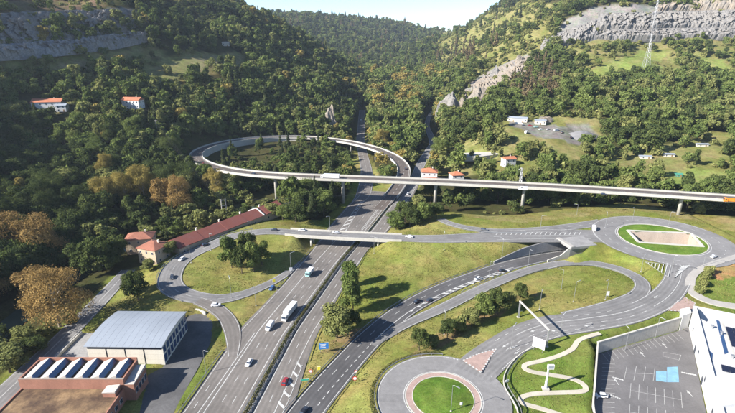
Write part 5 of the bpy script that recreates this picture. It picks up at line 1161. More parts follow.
# the ones that show largest become trees of their own
vis = K_[(PX[K_] > -8) & (PX[K_] < 743) & (PY[K_] > 60) & (PY[K_] < 420)]
score = hs[vis] * tops[kind[vis]] / D[vis] * np.where(kind[vis] == kl.index('shrub'), .6, 1)
NIND = 300 - len(manual)
big = vis[np.argsort(-score)[:NIND]]
def zone(i):
    x, y = PX[i], PY[i]
    if X[i] < -150 and Y[i] < 300: return 'in the shaded wood beyond the river at the left', 'shaded riverside wood'
    if x < 320 and np.hypot(X[i] + 62, Y[i] - 432) < 92: return 'inside the loop of the viaduct', 'trees inside the viaduct loop'
    if x < 345 and Y[i] < 345: return 'on the river strip behind the long terrace', 'river strip trees'
    if X[i] < 0: return 'on the wooded slope behind and left of the loop', 'left slope trees'
    if x < 440: return 'in the valley between the two roads', 'valley trees'
    if Y[i] < np.interp(X[i], VIA[:600:10, 0][::-1], VIA[:600:10, 1][::-1]): return 'below and in front of the right-hand viaduct', 'trees below the viaduct'
    return 'on the sunny slope behind the right-hand viaduct', 'right slope trees'
LM = [(145, 245, 'the two villas'), (200, 232, 'the near half of the red terrace'), (270, 210, 'the far end of the red terrace'), (226, 207, 'the two-legged mast'), (150, 188, 'the golden clump'), (60, 292, 'the big round bronze tree'), (22, 238, 'the tan plane trees at the left edge'), (190, 162, 'the left bend of the loop'), (245, 136, 'the far left of the loop'), (320, 134, 'the far side of the loop'), (262, 182, 'the near side of the loop'), (333, 118, 'the rock pinnacle'), (50, 106, 'the large hillside house'), (134, 104, 'the lone orange-roofed house'), (362, 150, 'the valley motorway'), (424, 150, 'the valley road'), (430, 172, 'the tall white house'), (508, 162, 'the pale house on the slope'), (555, 132, 'the gravel yard'), (525, 195, 'the lattice mast'), (605, 200, 'the black car on the viaduct'), (672, 212, 'the rightmost viaduct pier'), (690, 160, 'the garden sheds'), (12, 350, 'the lower left edge'), (80, 150, 'the dark slope above the golden clump'), (10, 170, 'the shaded left edge'), (440, 205, 'the pier right of the motorway'), (100, 255, 'the dark river bank trees'), (336, 205, 'the pier left of the motorway'), (470, 160, 'the pale concrete slab')]
def near_lm(i):
    a_ = [((PX[i] - q[0]) ** 2 + (PY[i] - 5 - q[1]) ** 2, q[2]) for q in LM]; return min(a_)[1]
desc = {'dark': 'dark green broadleaf tree', 'green': 'mid green broadleaf tree', 'olive': 'olive green broadleaf tree', 'gold': 'golden autumn tree', 'bronze': 'bronze plane tree', 'poplar': 'slim olive poplar', 'pine': 'dark conical pine', 'larch': 'brown conical larch', 'shrub': 'low rounded shrub'}
for i in big:
    k = kl[kind[i]]; zt, zg = zone(i); sz_ = 'tall ' if hs[i] > 1.3 else ('small ' if hs[i] < .95 else 'mid-sized '); dd = sz_ + desc[k]; s_ = hs[i] * random.uniform(.92, 1.12)
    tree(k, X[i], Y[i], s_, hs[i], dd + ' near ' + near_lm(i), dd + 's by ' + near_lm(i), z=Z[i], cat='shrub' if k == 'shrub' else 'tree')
rest = np.setdiff1d(K_, big)
# the remaining forest: one object, points that carry a crown each
fm = bpy.data.meshes.new('forest'); fm.vertices.add(len(rest)); fm.vertices.foreach_set('co', np.stack([X[rest], Y[rest], Z[rest] - .3], 1).astype(np.float32).ravel())
def attr(nm, ty, val): a_ = fm.attributes.new(nm, ty, 'POINT'); a_.data.foreach_set('vector' if ty == 'FLOAT_VECTOR' else 'value', val)
var = rng.integers(0, 3, len(rest)); attr('sort', 'INT', (kind[rest] * 3 + var).astype(np.int32))
sxy = hs[rest] * rng.uniform(.9, 1.2, len(rest)); attr('size', 'FLOAT_VECTOR', np.stack([sxy, sxy, hs[rest] * rng.uniform(.85, 1.3, len(rest))], 1).astype(np.float32).ravel())
attr('turn', 'FLOAT_VECTOR', np.stack([np.zeros(len(rest)), np.zeros(len(rest)), rng.uniform(0, 6.28, len(rest))], 1).astype(np.float32).ravel())
fo = tag(link('forest', fm), 'dense mixed forest covering the hillsides', 'forest', kind='stuff')
ng = bpy.data.node_groups.new('forest_nodes', 'GeometryNodeTree'); ng.interface.new_socket('Geometry', in_out='INPUT', socket_type='NodeSocketGeometry'); ng.interface.new_socket('Geometry', in_out='OUTPUT', socket_type='NodeSocketGeometry')
gi = ng.nodes.new('NodeGroupInput'); go = ng.nodes.new('NodeGroupOutput'); jn = ng.nodes.new('GeometryNodeJoinGeometry'); ng.links.new(jn.outputs[0], go.inputs[0])
def named(nm, ty): a_ = ng.nodes.new('GeometryNodeInputNamedAttribute'); a_.data_type = ty; a_.inputs['Name'].default_value = nm; return a_.outputs['Attribute']
s_at, z_at, t_at = named('sort', 'INT'), named('size', 'FLOAT_VECTOR'), named('turn', 'FLOAT_VECTOR')
stock = bpy.data.collections.new('forest_stock')
for (k, v), me in FAR.items():
    po = bpy.data.objects.new('crown_stock', me); stock.objects.link(po); code = kl.index(k) * 3 + v
    cmp_ = ng.nodes.new('FunctionNodeCompare'); cmp_.data_type = 'INT'; cmp_.operation = 'EQUAL'; ng.links.new(s_at, cmp_.inputs[2]); cmp_.inputs[3].default_value = code
    oi = ng.nodes.new('GeometryNodeObjectInfo'); oi.inputs['Object'].default_value = po; oi.inputs['As Instance'].default_value = True
    ip = ng.nodes.new('GeometryNodeInstanceOnPoints'); ng.links.new(gi.outputs[0], ip.inputs['Points']); ng.links.new(cmp_.outputs[0], ip.inputs['Selection']); ng.links.new(oi.outputs['Geometry'], ip.inputs['Instance'])
    ng.links.new(t_at, ip.inputs['Rotation']); ng.links.new(z_at, ip.inputs['Scale']); ng.links.new(ip.outputs[0], jn.inputs[0])
md = fo.modifiers.new('forest', 'NODES'); md.node_group = ng
print('trees', len(manual), len(big), 'forest', len(rest))

# hedges and rough grass
def hedge(name, line, wd, ht, label, mat='hedge', dens=26, size=.2, cat='hedge'):
    r_ = np.random.default_rng(len(line)); d = np.concatenate([[0], np.cumsum(np.hypot(*np.diff(line[:, :2], axis=0).T))]); n_ = int(d[-1] * dens); u = r_.uniform(0, d[-1], n_)
    t_, nn = frames(line); x = np.interp(u, d, line[:, 0]); y = np.interp(u, d, line[:, 1]); nx = np.interp(u, d, nn[:, 0]); ny = np.interp(u, d, nn[:, 1]); hh = ht * (.75 + .5 * fbm(u / 3.0, u * 0, 2))
    an = r_.uniform(-.2, math.pi + .2, n_); q = r_.uniform(.7, 1.05, n_); off = np.cos(an) * wd / 2 * q; zz = np.clip(np.sin(an), 0, 1) ** .7 * hh * q
    P = np.stack([x + nx * off, y + ny * off, np.interp(u, d, line[:, 2]) + zz], 1); Nn = np.stack([nx * np.cos(an), ny * np.cos(an), np.sin(an)], 1) + r_.normal(size=(n_, 3)) * .5
    V, Q = leaf_quads(P, Nn, size, r_); me = np_mesh(name, V, Q, LEAF[mat]); a_ = me.attributes.new('tint', 'FLOAT', 'FACE'); a_.data.foreach_set('value', np.clip(r_.normal(.45, .25, n_) + (fbm(u / 5.0, u * 0 + 3, 2) - .5), 0, 1).astype(np.float32))
    return tag(link(name, me), label, cat)
medl = crom([(itp(MED, y), y, 0, 2) for y in (30, 60, 95, 123, 150, 170, 200, 233, 251, 264)])
hedge('median_hedge', medl, 1.7, 1.25, 'low clipped hedge along the central reservation of the motorway', 'hedge', 60, .22)
def band(nm, f0, f1, a, b_): ln = ROADS[nm]; t_, n_ = frames(ln); pts = [(p[0] + n_[i][0] * a(p), p[1] + n_[i][1] * a(p), p[2], 1) for i, p in enumerate(ln) if f0(p)]; return np.array(pts)
# kerb blocks that edge the reservation, and the barrier beyond the overpass
mk = empty('central_barrier', (0, 0, 0), 0, 'grey steel crash barrier on both sides of the central hedge', 'barrier')
for s_ in (-1.15, 1.15): sweep(medl[::3], rectp(s_ - .06, s_ + .06, .45, .8), 'rail', 'steel', mk)
mp_ = MB()
for p in medl[::2]:
    for s_ in (-1.15, 1.15): mp_.box((p[0] + s_, p[1], .3), (.1, .1, .9))
mp_.build('posts', 'steel', mk)['kind'] = 'stuff'
nb = crom([(itp(MED, y), y, 0, 2) for y in (264, 282, 310, 340, 364, 392)])
tag(sweep(nb, [(-.35, -.2), (.35, -.2), (.14, .9), (-.14, .9)], 'concrete_barrier', 'concrete'), 'concrete dividing barrier on the motorway beyond the overpass', 'barrier')
poly_sheet('reservation', [(itp(MED, y) - 1.75, y) for y in range(40, 265, 12)] + [(itp(MED, y) + 1.75, y) for y in range(256, 30, -12)], -.02, 'concrete_dark')

# guard rails: posts and a steel beam, following the road edges
def guard(line, off, s0, s1, label, side_z=0.0, name='guard_rail'):
    t_, n_ = frames(line); d = np.concatenate([[0], np.cumsum(np.hypot(*np.diff(line[:, :2], axis=0).T))]); L = d[-1]; s1 = min(s1, L)
    us = np.arange(s0, s1, 2.0); offs = np.array([off(p) if callable(off) else off for p in line]); cxy = line[:, :2] + n_ * offs[:, None]
    ln = np.stack([np.interp(us, d, cxy[:, 0]), np.interp(us, d, cxy[:, 1]), np.interp(us, d, line[:, 2]), np.ones(len(us))], 1)
    th = empty(name, (0, 0, 0), 0, label, 'guard rail', 'guard rails')
    sweep(ln, [(-.05, .42), (.05, .42), (.05, .78), (-.05, .78)], 'rail', 'steel', th)
    mb = MB()
    for p in ln[::2]: mb.box((p[0], p[1], p[2] + .2), (.14, .14, 1.0))
    mb.build('posts', 'steel', th)['kind'] = 'stuff'; return th
guard(Cc, lambda p: p[3] / 2 + .35, 62, 262, 'long guard rail on the lawn side of the underpass road')
guard(Cc, lambda p: -p[3] / 2 - .35, 62, 118, 'short guard rail on the near side of the underpass road by the merge')
guard(Dd, lambda p: -p[3] / 2 - .4, 12, 118, 'guard rail along the lower edge of the curved ramp')
guard(Dd, lambda p: p[3] / 2 + .4, 60, 128, 'guard rail on the outer side of the ramp bend')
guard(Dd, lambda p: -p[3] / 2 - .4, 122, 172, 'guard rail on the inner side of the ramp bend')
guard(Ee, lambda p: p[3] / 2 + .45, 92, 160, 'guard rail on the far edge of the road to the lower roundabout', name='guard_rail') if False else None
guard(A, lambda p: p[3] / 2 + .5, 40, 128, 'guard rail on the outer left edge of the motorway')
guard(A, lambda p: p[3] / 2 + .5, 176, 225, 'guard rail between the round lawn and the motorway')
guard(B, lambda p: -p[3] / 2 - .4, 122, 235, 'guard rail on the right edge of the motorway beside the tall trees')
guard(Gg, lambda p: -p[3] / 2 - .3, 0, 116, 'guard rail on the far edge of the bridge road', name='guard_rail') if False else None
guard(Gg, lambda p: p[3] / 2 + .4, 200, 300, 'guard rail on the outside of the slip road bend') if False else None
guard(Gg, lambda p: -p[3] / 2 - .4, 210, 300, 'guard rail on the outside of the slip road bend')
lo = np.array([(LOR[0] + 22.9 * math.cos(R(a)), LOR[1] + 22.9 * math.sin(R(a)), 3.0, 1) for a in range(82, 262, 3)])
gl = guard(lo, 0, 0, 999, 'guard rail round the left side of the lower roundabout')
hedge('dark_hedge', np.array([(LOR[0] + 24 * math.cos(R(a)), LOR[1] + 24 * math.sin(R(a)), gz(LOR[0] + 24 * math.cos(R(a)), LOR[1] + 24 * math.sin(R(a))), 1) for a in range(84, 215, 3)]), 1.1, .9, 'low dark hedge curving round the left of the lower roundabout', 'hedge', 40, .18)
ew = crom([(46, 112, 3, 1), (48.4, 122, 3, 1), (47.2, 133, 3.1, 1), (50.5, 141, 3.3, 1), (58, 149.5, 3.6, 1), (66, 154, 4, 1)])
tag(sweep(ew, rectp(-.15, .15, -.4, .28), 'kerb_edge', 'concrete'), 'pale kerb at the right exit of the lower roundabout', 'kerb')
guard(ew, -1.0, 0, 44, 'railing beside the right exit of the lower roundabout')
guard(Ee, lambda p: p[3] / 2 + .6, 0, 1, 'x') if False else None
guard(np.array([p for p in ROADS['approach_road']]), lambda p: -p[3] / 2 - .3, 8, 60, 'guard rail on the near side of the approach road behind the overpass')

# rough grass and weeds on the lawns and verges
r_ = np.random.default_rng(5); NG = 150000; gx = r_.uniform(-130, 230, NG); gy = r_.uniform(105, 330, NG); ok = inpoly(gx, gy, OPEN) & (r_.random(NG) < np.clip((fbm(gx / 7, gy / 7, 3) - .40) * 4.5, .06, 1))
for nm in ROADS:
    if nm == 'river': continue
    ln = ROADS[nm][::2]; jj = np.where(ok)[0]
    for i in range(0, len(jj), 6000): j = jj[i:i + 6000]; ok[j] &= (np.sqrt((gx[j, None] - ln[:, 0]) ** 2 + (gy[j, None] - ln[:, 1]) ** 2) - ln[:, 3] / 2).min(1) > .5
for c in (UPR, LOR): rr_ = np.hypot(gx - c[0], gy - c[1]); ok &= ~((rr_ > c[3] - 3) & (rr_ < c[4] + .6)) & (rr_ > c[3])
for p, z_ in PLOTS: ok &= polydist(gx, gy, p) > 1.0
ok &= polydist(gx, gy, PIT) > 3; gx, gy = gx[ok], gy[ok]; gzz = ground_z(gx, gy); n_ = len(gx)
hgt_ = .12 + .3 * r_.random(n_) ** 2; P = np.stack([gx, gy, gzz + hgt_ * .5], 1); V, Q = leaf_quads(P, r_.normal(size=(n_, 3)) * np.array([1, 1, .6]) + np.array([0, 0, .5]), .24, r_)
me = np_mesh('rough_grass', V, Q, None); M_g = leafmat('leaf_grass', (.135, .150, .038), (.165, .170, .048), (.225, .205, .080)); me.materials.append(M_g)
a_ = me.attributes.new('tint', 'FLOAT', 'FACE'); a_.data.foreach_set('value', np.clip(fbm(gx / 11 + 7, gy / 11, 3) * 1.3 - .2 + r_.normal(0, .18, n_), 0, 1).astype(np.float32))
tag(link('rough_grass', me), 'tufts of rough grass on the lawns and verges', 'grass', kind='stuff')
# ------------------------------------------------------------------ vehicles
def loft(mb, secs):
    """secs: list of cross-sections (same number of points), closed loops"""
    k = len(secs[0]); b_ = len(mb.v)
    for s_ in secs: mb.v += [tuple(p) for p in s_]
    for i in range(len(secs) - 1):
        for j in range(k): j2 = (j + 1) % k; mb.f.append((b_ + i * k + j, b_ + i * k + j2, b_ + (i + 1) * k + j2, b_ + (i + 1) * k + j))
    mb.f.append(tuple(b_ + j for j in reversed(range(k)))); mb.f.append(tuple(b_ + (len(secs) - 1) * k + j for j in range(k)))
    return mb
def sec(x, hw_, z0, z1, r_=.12): return [(x, -hw_ + r_, z0), (x, hw_ - r_, z0), (x, hw_, z0 + r_), (x, hw_, z1 - r_), (x, hw_ - r_ * 1.4, z1), (x, -hw_ + r_ * 1.4, z1), (x, -hw_, z1 - r_), (x, -hw_, z0 + r_)]
wheel_me = MB().tube([(0, -.11, 0), (0, .11, 0)], .33, 14).mesh('tyre', 'rubber'); rim_me = MB().tube([(0, -.125, 0), (0, .125, 0)], .19, 10).mesh('rim', 'rim')
CAR = {}
CAR['body'] = loft(MB(), [sec(-2.12, .70, .42, .78), sec(-2.05, .82, .30, .95), sec(-1.5, .88, .24, 1.0), sec(-.2, .90, .22, .98), sec(.9, .89, .22, .94), sec(1.7, .85, .24, .84), sec(2.05, .76, .30, .72), sec(2.14, .62, .40, .62)]).mesh('body', None, False)
CAR['glass'] = loft(MB(), [[(-1.85, -.70, .96), (-1.85, .70, .96), (-1.45, .60, 1.36), (-1.45, -.60, 1.36)], [(-.9, -.78, .96), (-.9, .78, .96), (-.9, .62, 1.42), (-.9, -.62, 1.42)], [(.05, -.78, .96), (.05, .78, .96), (.05, .62, 1.42), (.05, -.62, 1.42)], [(1.05, -.72, .92), (1.05, .72, .92), (.42, .58, 1.36), (.42, -.58, 1.36)]]).mesh('windows', 'glass')
CAR['roof'] = loft(MB(), [[(-1.5, -.58, 1.36), (-1.5, .58, 1.36), (-1.42, .54, 1.42), (-1.42, -.54, 1.42)], [(-.9, -.64, 1.41), (-.9, .64, 1.41), (-.9, .58, 1.475), (-.9, -.58, 1.475)], [(.05, -.64, 1.41), (.05, .64, 1.41), (.05, .58, 1.475), (.05, -.58, 1.475)], [(.45, -.58, 1.35), (.45, .58, 1.35), (.38, .54, 1.41), (.38, -.54, 1.41)]]).mesh('roof', None)
CAR['lamp'] = MB().box((0, 0, 0), (.10, .36, .14)).mesh('headlight', 'lamp_clear'); CAR['tail'] = MB().box((0, 0, 0), (.08, .30, .16)).mesh('tail_light', 'lamp_red')
for k in ('body', 'roof'): CAR[k].materials.append(M['car_white'])
def paintit(o, mat): o.material_slots[0].link = 'OBJECT'; o.material_slots[0].material = M[mat]; return o
def wheels(t_, spots, r_=1.0):
    for (x, y) in spots:
        w_ = link('wheel', wheel_me, t_); w_.location = (x, y, .33 * r_); w_.scale = (r_, r_ * 1.0, r_); m_ = link('rim', rim_me, w_)
def snap(road, x, y):
    """place on a road: surveyed spot -> position on its surface and heading"""
    ln = VIA if road == 'via' else (ring_line(UPR, 120) if road == 'ring' else ROADS[road]); u, v, d_ = proj(ln[:, 0], ln[:, 1], ln[:, 2]); i = int(((u - x) ** 2 + (v - y) ** 2).argmin()); z = ln[i, 2]
    p = g(x, y, z); i = int(((ln[:, 0] - p.x) ** 2 + (ln[:, 1] - p.y) ** 2).argmin()); z = ln[i, 2]; p = g(x, y, z); t_ = frames(ln)[0][i]; top = {'via': .02, 'ring': .085}.get(road, LAY.get(road, 0))
    if road == 'valley_road': t_ = t_
    return Vector((p.x, p.y, z + top + .01)), math.atan2(t_[1], t_[0])
def car(loc, rz, mat, label, tall=1.0, group='cars on the roads', s=1.0):
    t_ = empty('car', loc, rz, label, 'car', group); t_.scale = (s, s, s * tall)
    paintit(link('body', CAR['body'], t_), mat); link('windows', CAR['glass'], t_); paintit(link('roof', CAR['roof'], t_), mat)
    wheels(t_, ((1.35, .80), (1.35, -.80), (-1.32, .80), (-1.32, -.80)))
    for s_ in (-1, 1):
        h_ = link('headlight', CAR['lamp'], t_); h_.location = (2.06, s_ * .56, .64); q = link('tail_light', CAR['tail'], t_); q.location = (-2.08, s_ * .62, .78)
    return t_
def van(loc, rz, mat, label, box='car_white', L=5.6, group='vans on the roads'):
    t_ = empty('van', loc, rz, label, 'van', group)
    b_ = loft(MB(), [sec(-L / 2, .92, .35, 2.3), sec(-L / 2 + .1, 1.0, .3, 2.4), sec(L / 2 - 1.6, 1.0, .3, 2.4), sec(L / 2 - .8, .97, .3, 1.5), sec(L / 2 - .1, .92, .32, 1.05), sec(L / 2, .8, .4, .9)]).build('body', mat, t_)
    MB().add([(L / 2 - 1.52, -.86, 2.26), (L / 2 - 1.52, .86, 2.26), (L / 2 - .76, .84, 1.52), (L / 2 - .76, -.84, 1.52), (L / 2 - 1.56, -.86, 2.2), (L / 2 - 1.56, .86, 2.2), (L / 2 - .84, .84, 1.42), (L / 2 - .84, -.84, 1.42)], [(0, 3, 2, 1), (4, 5, 6, 7), (0, 1, 5, 4), (1, 2, 6, 5), (2, 3, 7, 6), (3, 0, 4, 7)]).build('windscreen', 'glass', t_)
    for s_ in (-1, 1): MB().box((L / 2 - 1.9, s_ * 1.0, 1.75), (.9, .05, .6)).build('side_window', 'glass', t_)
    wheels(t_, ((L / 2 - 1.0, .86), (L / 2 - 1.0, -.86), (-L / 2 + 1.0, .86), (-L / 2 + 1.0, -.86)), 1.05)
    for s_ in (-1, 1): MB().box((L / 2 - .02, s_ * .66, .72), (.1, .28, .18)).build('headlight', 'lamp_clear', t_)
    return t_
def lorry(loc, rz, cab, box, label, L=9.5, box_h=2.7, group='lorries on the roads', open_top=False):
    t_ = empty('lorry', loc, rz, label, 'lorry', group); c0 = L / 2 - 2.1
    MB().box((-.2, 0, .85), (L - .6, .9, .3)).build('chassis', 'dark_metal', t_)
    loft(MB(), [sec(c0 + .05, 1.15, .6, 2.9), sec(c0 + 1.2, 1.18, .55, 2.95), sec(c0 + 1.75, 1.16, .5, 2.6), sec(c0 + 2.0, 1.12, .5, 1.5)]).build('cab', cab, t_)
    MB().add([(c0 + 1.80, -1.0, 2.55), (c0 + 1.80, 1.0, 2.55), (c0 + 2.03, .98, 1.55), (c0 + 2.03, -.98, 1.55), (c0 + 1.7, -1.0, 2.5), (c0 + 1.7, 1.0, 2.5), (c0 + 1.9, .98, 1.5), (c0 + 1.9, -.98, 1.5)], [(0, 3, 2, 1), (4, 5, 6, 7), (0, 1, 5, 4), (1, 2, 6, 5), (2, 3, 7, 6), (3, 0, 4, 7)]).build('windscreen', 'glass', t_)
    for s_ in (-1, 1): MB().box((c0 + 1.0, s_ * 1.18, 2.0), (.8, .06, .7)).build('side_window', 'glass', t_)
    x0, x1 = -L / 2, c0 - .25
    if open_top:
        MB().box(((x0 + x1) / 2, 0, 1.25), (x1 - x0, 2.4, .5)).box((x0 + .05, 0, 2.0), (.1, 2.4, 1.1)).box((x1 - .05, 0, 2.0), (.1, 2.4, 1.1)).box(((x0 + x1) / 2, 1.16, 2.0), (x1 - x0 - .24, .1, 1.1)).box(((x0 + x1) / 2, -1.16, 2.0), (x1 - x0 - .24, .1, 1.1)).build('tipper_body', box, t_)
    else:
        MB().box(((x0 + x1) / 2, 0, 1.1 + box_h / 2), (x1 - x0, 2.48, box_h)).build('cargo_box', box, t_)
        for s_ in (-1, 1): MB().box((x0 - .02, s_ * .6, 1.1 + box_h / 2), (.06, 1.12, box_h - .2)).build('rear_door', box, t_)
    for x in ([c0 + 1.0, x0 + 1.2, x0 + 2.4] + ([x0 + 3.6] if L > 12 else [])): wheels(t_, ((x, 1.02), (x, -1.02)), 1.45)
    for s_ in (-1, 1): MB().box((c0 + 2.02, s_ * .85, .85), (.1, .3, .2)).build('headlight', 'lamp_clear', t_)
    return t_
def C(road, x, y, mat, label, back=False, **k): p, r_ = snap(road, x, y); return car(p, r_ + (math.pi if back else 0), mat, label, **k)
def Vn(road, x, y, mat, label, back=False, **k): p, r_ = snap(road, x, y); return van(p, r_ + (math.pi if back else 0), mat, label, **k)
def Lr(road, x, y, cab, box, label, back=False, **k): p, r_ = snap(road, x, y); return lorry(p, r_ + (math.pi if back else 0), cab, box, label, **k)
MS, MN = 'motorway_southbound', 'motorway_northbound'
C(MS, 249, 364, 'car_white', 'white car alone on the near motorway lanes', True)
Lr(MS, 289.5, 315, 'car_white', 'car_white', 'long white lorry driving towards the camera on the motorway', True, L=12)
Vn(MS, 270, 328, 'car_white', 'white van just ahead of the long lorry', True)
Lr(MS, 309.5, 275, 'car_teal', 'car_white', 'small lorry with a pale green cab behind the long white one', True, L=6.6, box_h=2.0)
C(MS, 272, 289, 'car_blue', 'blue and white car joining the motorway from the slip road', True)
C(MN, 285, 382.5, 'car_red', 'dark red car on the right-hand carriageway')
C('underpass_road', 304, 412, 'car_black', 'black car cut by the bottom edge of the picture')
C('underpass_road', 416.5, 302.5, 'car_black', 'black car, left one of the pair on the underpass road', True)
C('underpass_road', 429.5, 301, 'car_dark', 'dark car, right one of the pair on the underpass road')
C('underpass_road', 477.5, 279.5, 'car_white', 'white car further up the underpass road', True)
C('underpass_road', 502, 271.5, 'car_black', 'black car nearest to the underpass wall')
C('overpass_road', 216, 306, 'car_white', 'white car turning on the slip road above the warehouse')
C('overpass_road', 182, 260, 'car_white', 'white car on the slip road beside the shaded house')
C('overpass_road', 205.5, 245.5, 'car_black', 'black car on the bridge road beside the long terrace', True)
C('overpass_road', 172, 278, 'car_dark', 'dark car in the shade of the slip road bend')
C('overpass_road', 274, 230.8, 'car_dark', 'dark car at the left end of the bridge')
C('overpass_road', 302, 231, 'car_white', 'white car on the left half of the bridge')
C('overpass_road', 336, 233.5, 'car_white', 'white car on the middle of the bridge')
C('overpass_road', 409, 237.5, 'car_white', 'white car at the right end of the bridge')
C('approach_road', 484, 230.5, 'car_grey', 'grey car on the approach road behind the bridge road')
Vn('ring', 594, 230, 'car_white', 'white van entering the upper roundabout from the left')
C('ring', 713.5, 257.5, 'car_white', 'white car on the near right of the upper roundabout')
Lr('via', 330, 178.8, 'car_white', 'car_white', 'white lorry with a long pale trailer on the viaduct', L=14, box_h=2.6)
Vn('via', 523, 190, 'car_white', 'white van with a green front on the viaduct', L=6)
C('via', 604, 195.3, 'car_black', 'black car on the right part of the viaduct', True)
Lr('via', 731, 202.5, 'car_orange', 'car_orange', 'orange lorry at the right edge of the picture on the viaduct', L=9, open_top=True)
C('via', 253, 174.5, 'car_black', 'black car on the near left of the loop')
C('via', 405.5, 169, 'car_dark', 'dark car coming down the end of the loop', True)
C('via', 203, 164.5, 'car_red', 'red car on the left bend of the loop')
Vn('valley_motorway', 361, 121, 'car_white', 'white van far up the valley motorway', L=7)
C('valley_road', 408, 194.5, 'car_white', 'white car on the road below the viaduct, right of the motorway')
p = g(600.5, 396.5); car(Vector((p.x, p.y, .02)), R(172), 'car_white', 'white car parked in the shaded bays of the car park', group='parked cars')
for i, (x, y, mt, lab) in enumerate(((519, 124, 'car_white', 'white car at the left end of the gravel yard'), (524, 126, 'car_dark', 'dark car second from the left in the gravel yard'), (530, 126, 'car_red', 'red car in the gravel yard'), (536, 127.5, 'car_teal', 'teal car in the gravel yard'), (541, 130, 'car_white', 'white car in the middle of the gravel yard'), (548, 130, 'car_silver', 'silver car in the gravel yard'), (556, 131, 'car_white', 'white car near the gravel heap'), (562, 133, 'car_black', 'black car next to the gravel heap'), (571, 138, 'car_black', 'black car in front of the gravel heap'), (526, 133, 'car_white', 'white car on the lower edge of the gravel yard'))):
    p = at_t(x, y)
    if i in (0, 6, 9): van(p, R(-20 + i * 9), mt, lab.replace(' car', ' van'), L=7.5, group='vehicles in the gravel yard')
    else: car(p, R(-25 + i * 11), mt, lab, group='vehicles in the gravel yard', s=1.15)

# ------------------------------------------------------------------ street lamps, signs, masts
lamp_pole = MB().tube([(0, 0, -.4), (0, 0, .8), (0, 0, 10)], [.13, .10, .06], 8).mesh('pole', 'steel'); lamp_arm = MB().tube([(0, 0, 9.9), (.5, 0, 10.25), (1.7, 0, 10.4)], .06, 6).mesh('arm', 'galv_white'); lamp_head = MB().box((2.05, 0, 10.4), (.9, .32, .16)).mesh('lamp_head', 'steel'); lamp_base = MB().box((0, 0, 0), (.5, .5, .3)).mesh('base', 'concrete')
def lamp(x, y, z, label, rz=None, s=1.0):
    p = g(x, y, z); p.z = max(gz(p.x, p.y), z - .3) if abs(gz(p.x, p.y) - z) < 2.5 else z
    t_ = empty('street_lamp', p, rz if rz is not None else random.uniform(0, 6.28), label, 'street lamp', 'street lamps'); t_.scale = (s, s, s)
    for nm, me in (('pole', lamp_pole), ('arm', lamp_arm), ('lamp_head', lamp_head), ('base', lamp_base)): link(nm, me, t_)
for x, y, z, lab in ((206, 373, 0, 'street lamp on the verge between the yard and the motorway'), (231.5, 297, 1.5, 'street lamp on the near edge of the round lawn'), (256, 305, .6, 'street lamp in the grass triangle by the slip road'), (291, 270, 1, 'street lamp on the right edge of the round lawn by the motorway'), (191, 262, 4.8, 'street lamp on the inner kerb of the slip road bend'), (211, 250, 5.5, 'street lamp on the inner kerb beside the terrace'), (252, 237, 6.5, 'street lamp beside the dark tree left of the bridge'),
                     (528, 266, .4, 'street lamp in front of the underpass wall'), (489, 279, .2, 'street lamp between the underpass road and the ramp'), (573, 304, 3.5, 'street lamp on the lawn inside the ramp loop, left one'), (605, 301, 4, 'street lamp on the lawn inside the ramp loop, right one'), (539, 312, 2.5, 'street lamp on the lawn just behind the gantry'), (560, 336, 4.5, 'street lamp on the kerb beside the gantry shadow'), (511, 348, 3.8, 'street lamp on the bend towards the lower roundabout'),
                     (451, 411, 3.6, 'street lamp on the island of the lower roundabout'), (625, 350, 0, 'street lamp in the car park, before the panel wall, left one'), (655, 338, 0, 'street lamp in the car park, before the panel wall, right one'), (671, 273, 6.8, 'street lamp on the splitter island below the upper roundabout'), (641, 271, 5.5, 'street lamp on the grass left of the road leaving the upper roundabout'), (703, 266, 7, 'street lamp on the footway right of the upper roundabout'), (605, 228, 7, 'street lamp on the left entry of the upper roundabout'), (668, 227, 7.1, 'street lamp on the far grass of the roundabout island'), (632, 222, 7, 'street lamp on the far left edge of the upper roundabout'),
                     (444, 249, 6, 'street lamp on the grass slope below the bridge road, left one'), (502, 256, 3, 'street lamp on the grass slope below the bridge road, right one'), (330, 232, 7, 'street lamp on the far parapet of the bridge'), (374, 255, 0, 'street lamp on the motorway verge in front of the bridge'), (561, 290, 2.5, 'street lamp at the top of the lawn inside the ramp loop'), (444, 335, 1, 'street lamp among the row of trees between the two roads'), (540, 231, 7, 'street lamp between the bridge road and the approach road'), (576, 219, 4, 'street lamp behind the left entry of the upper roundabout')):
    lamp(x, y, z, lab)
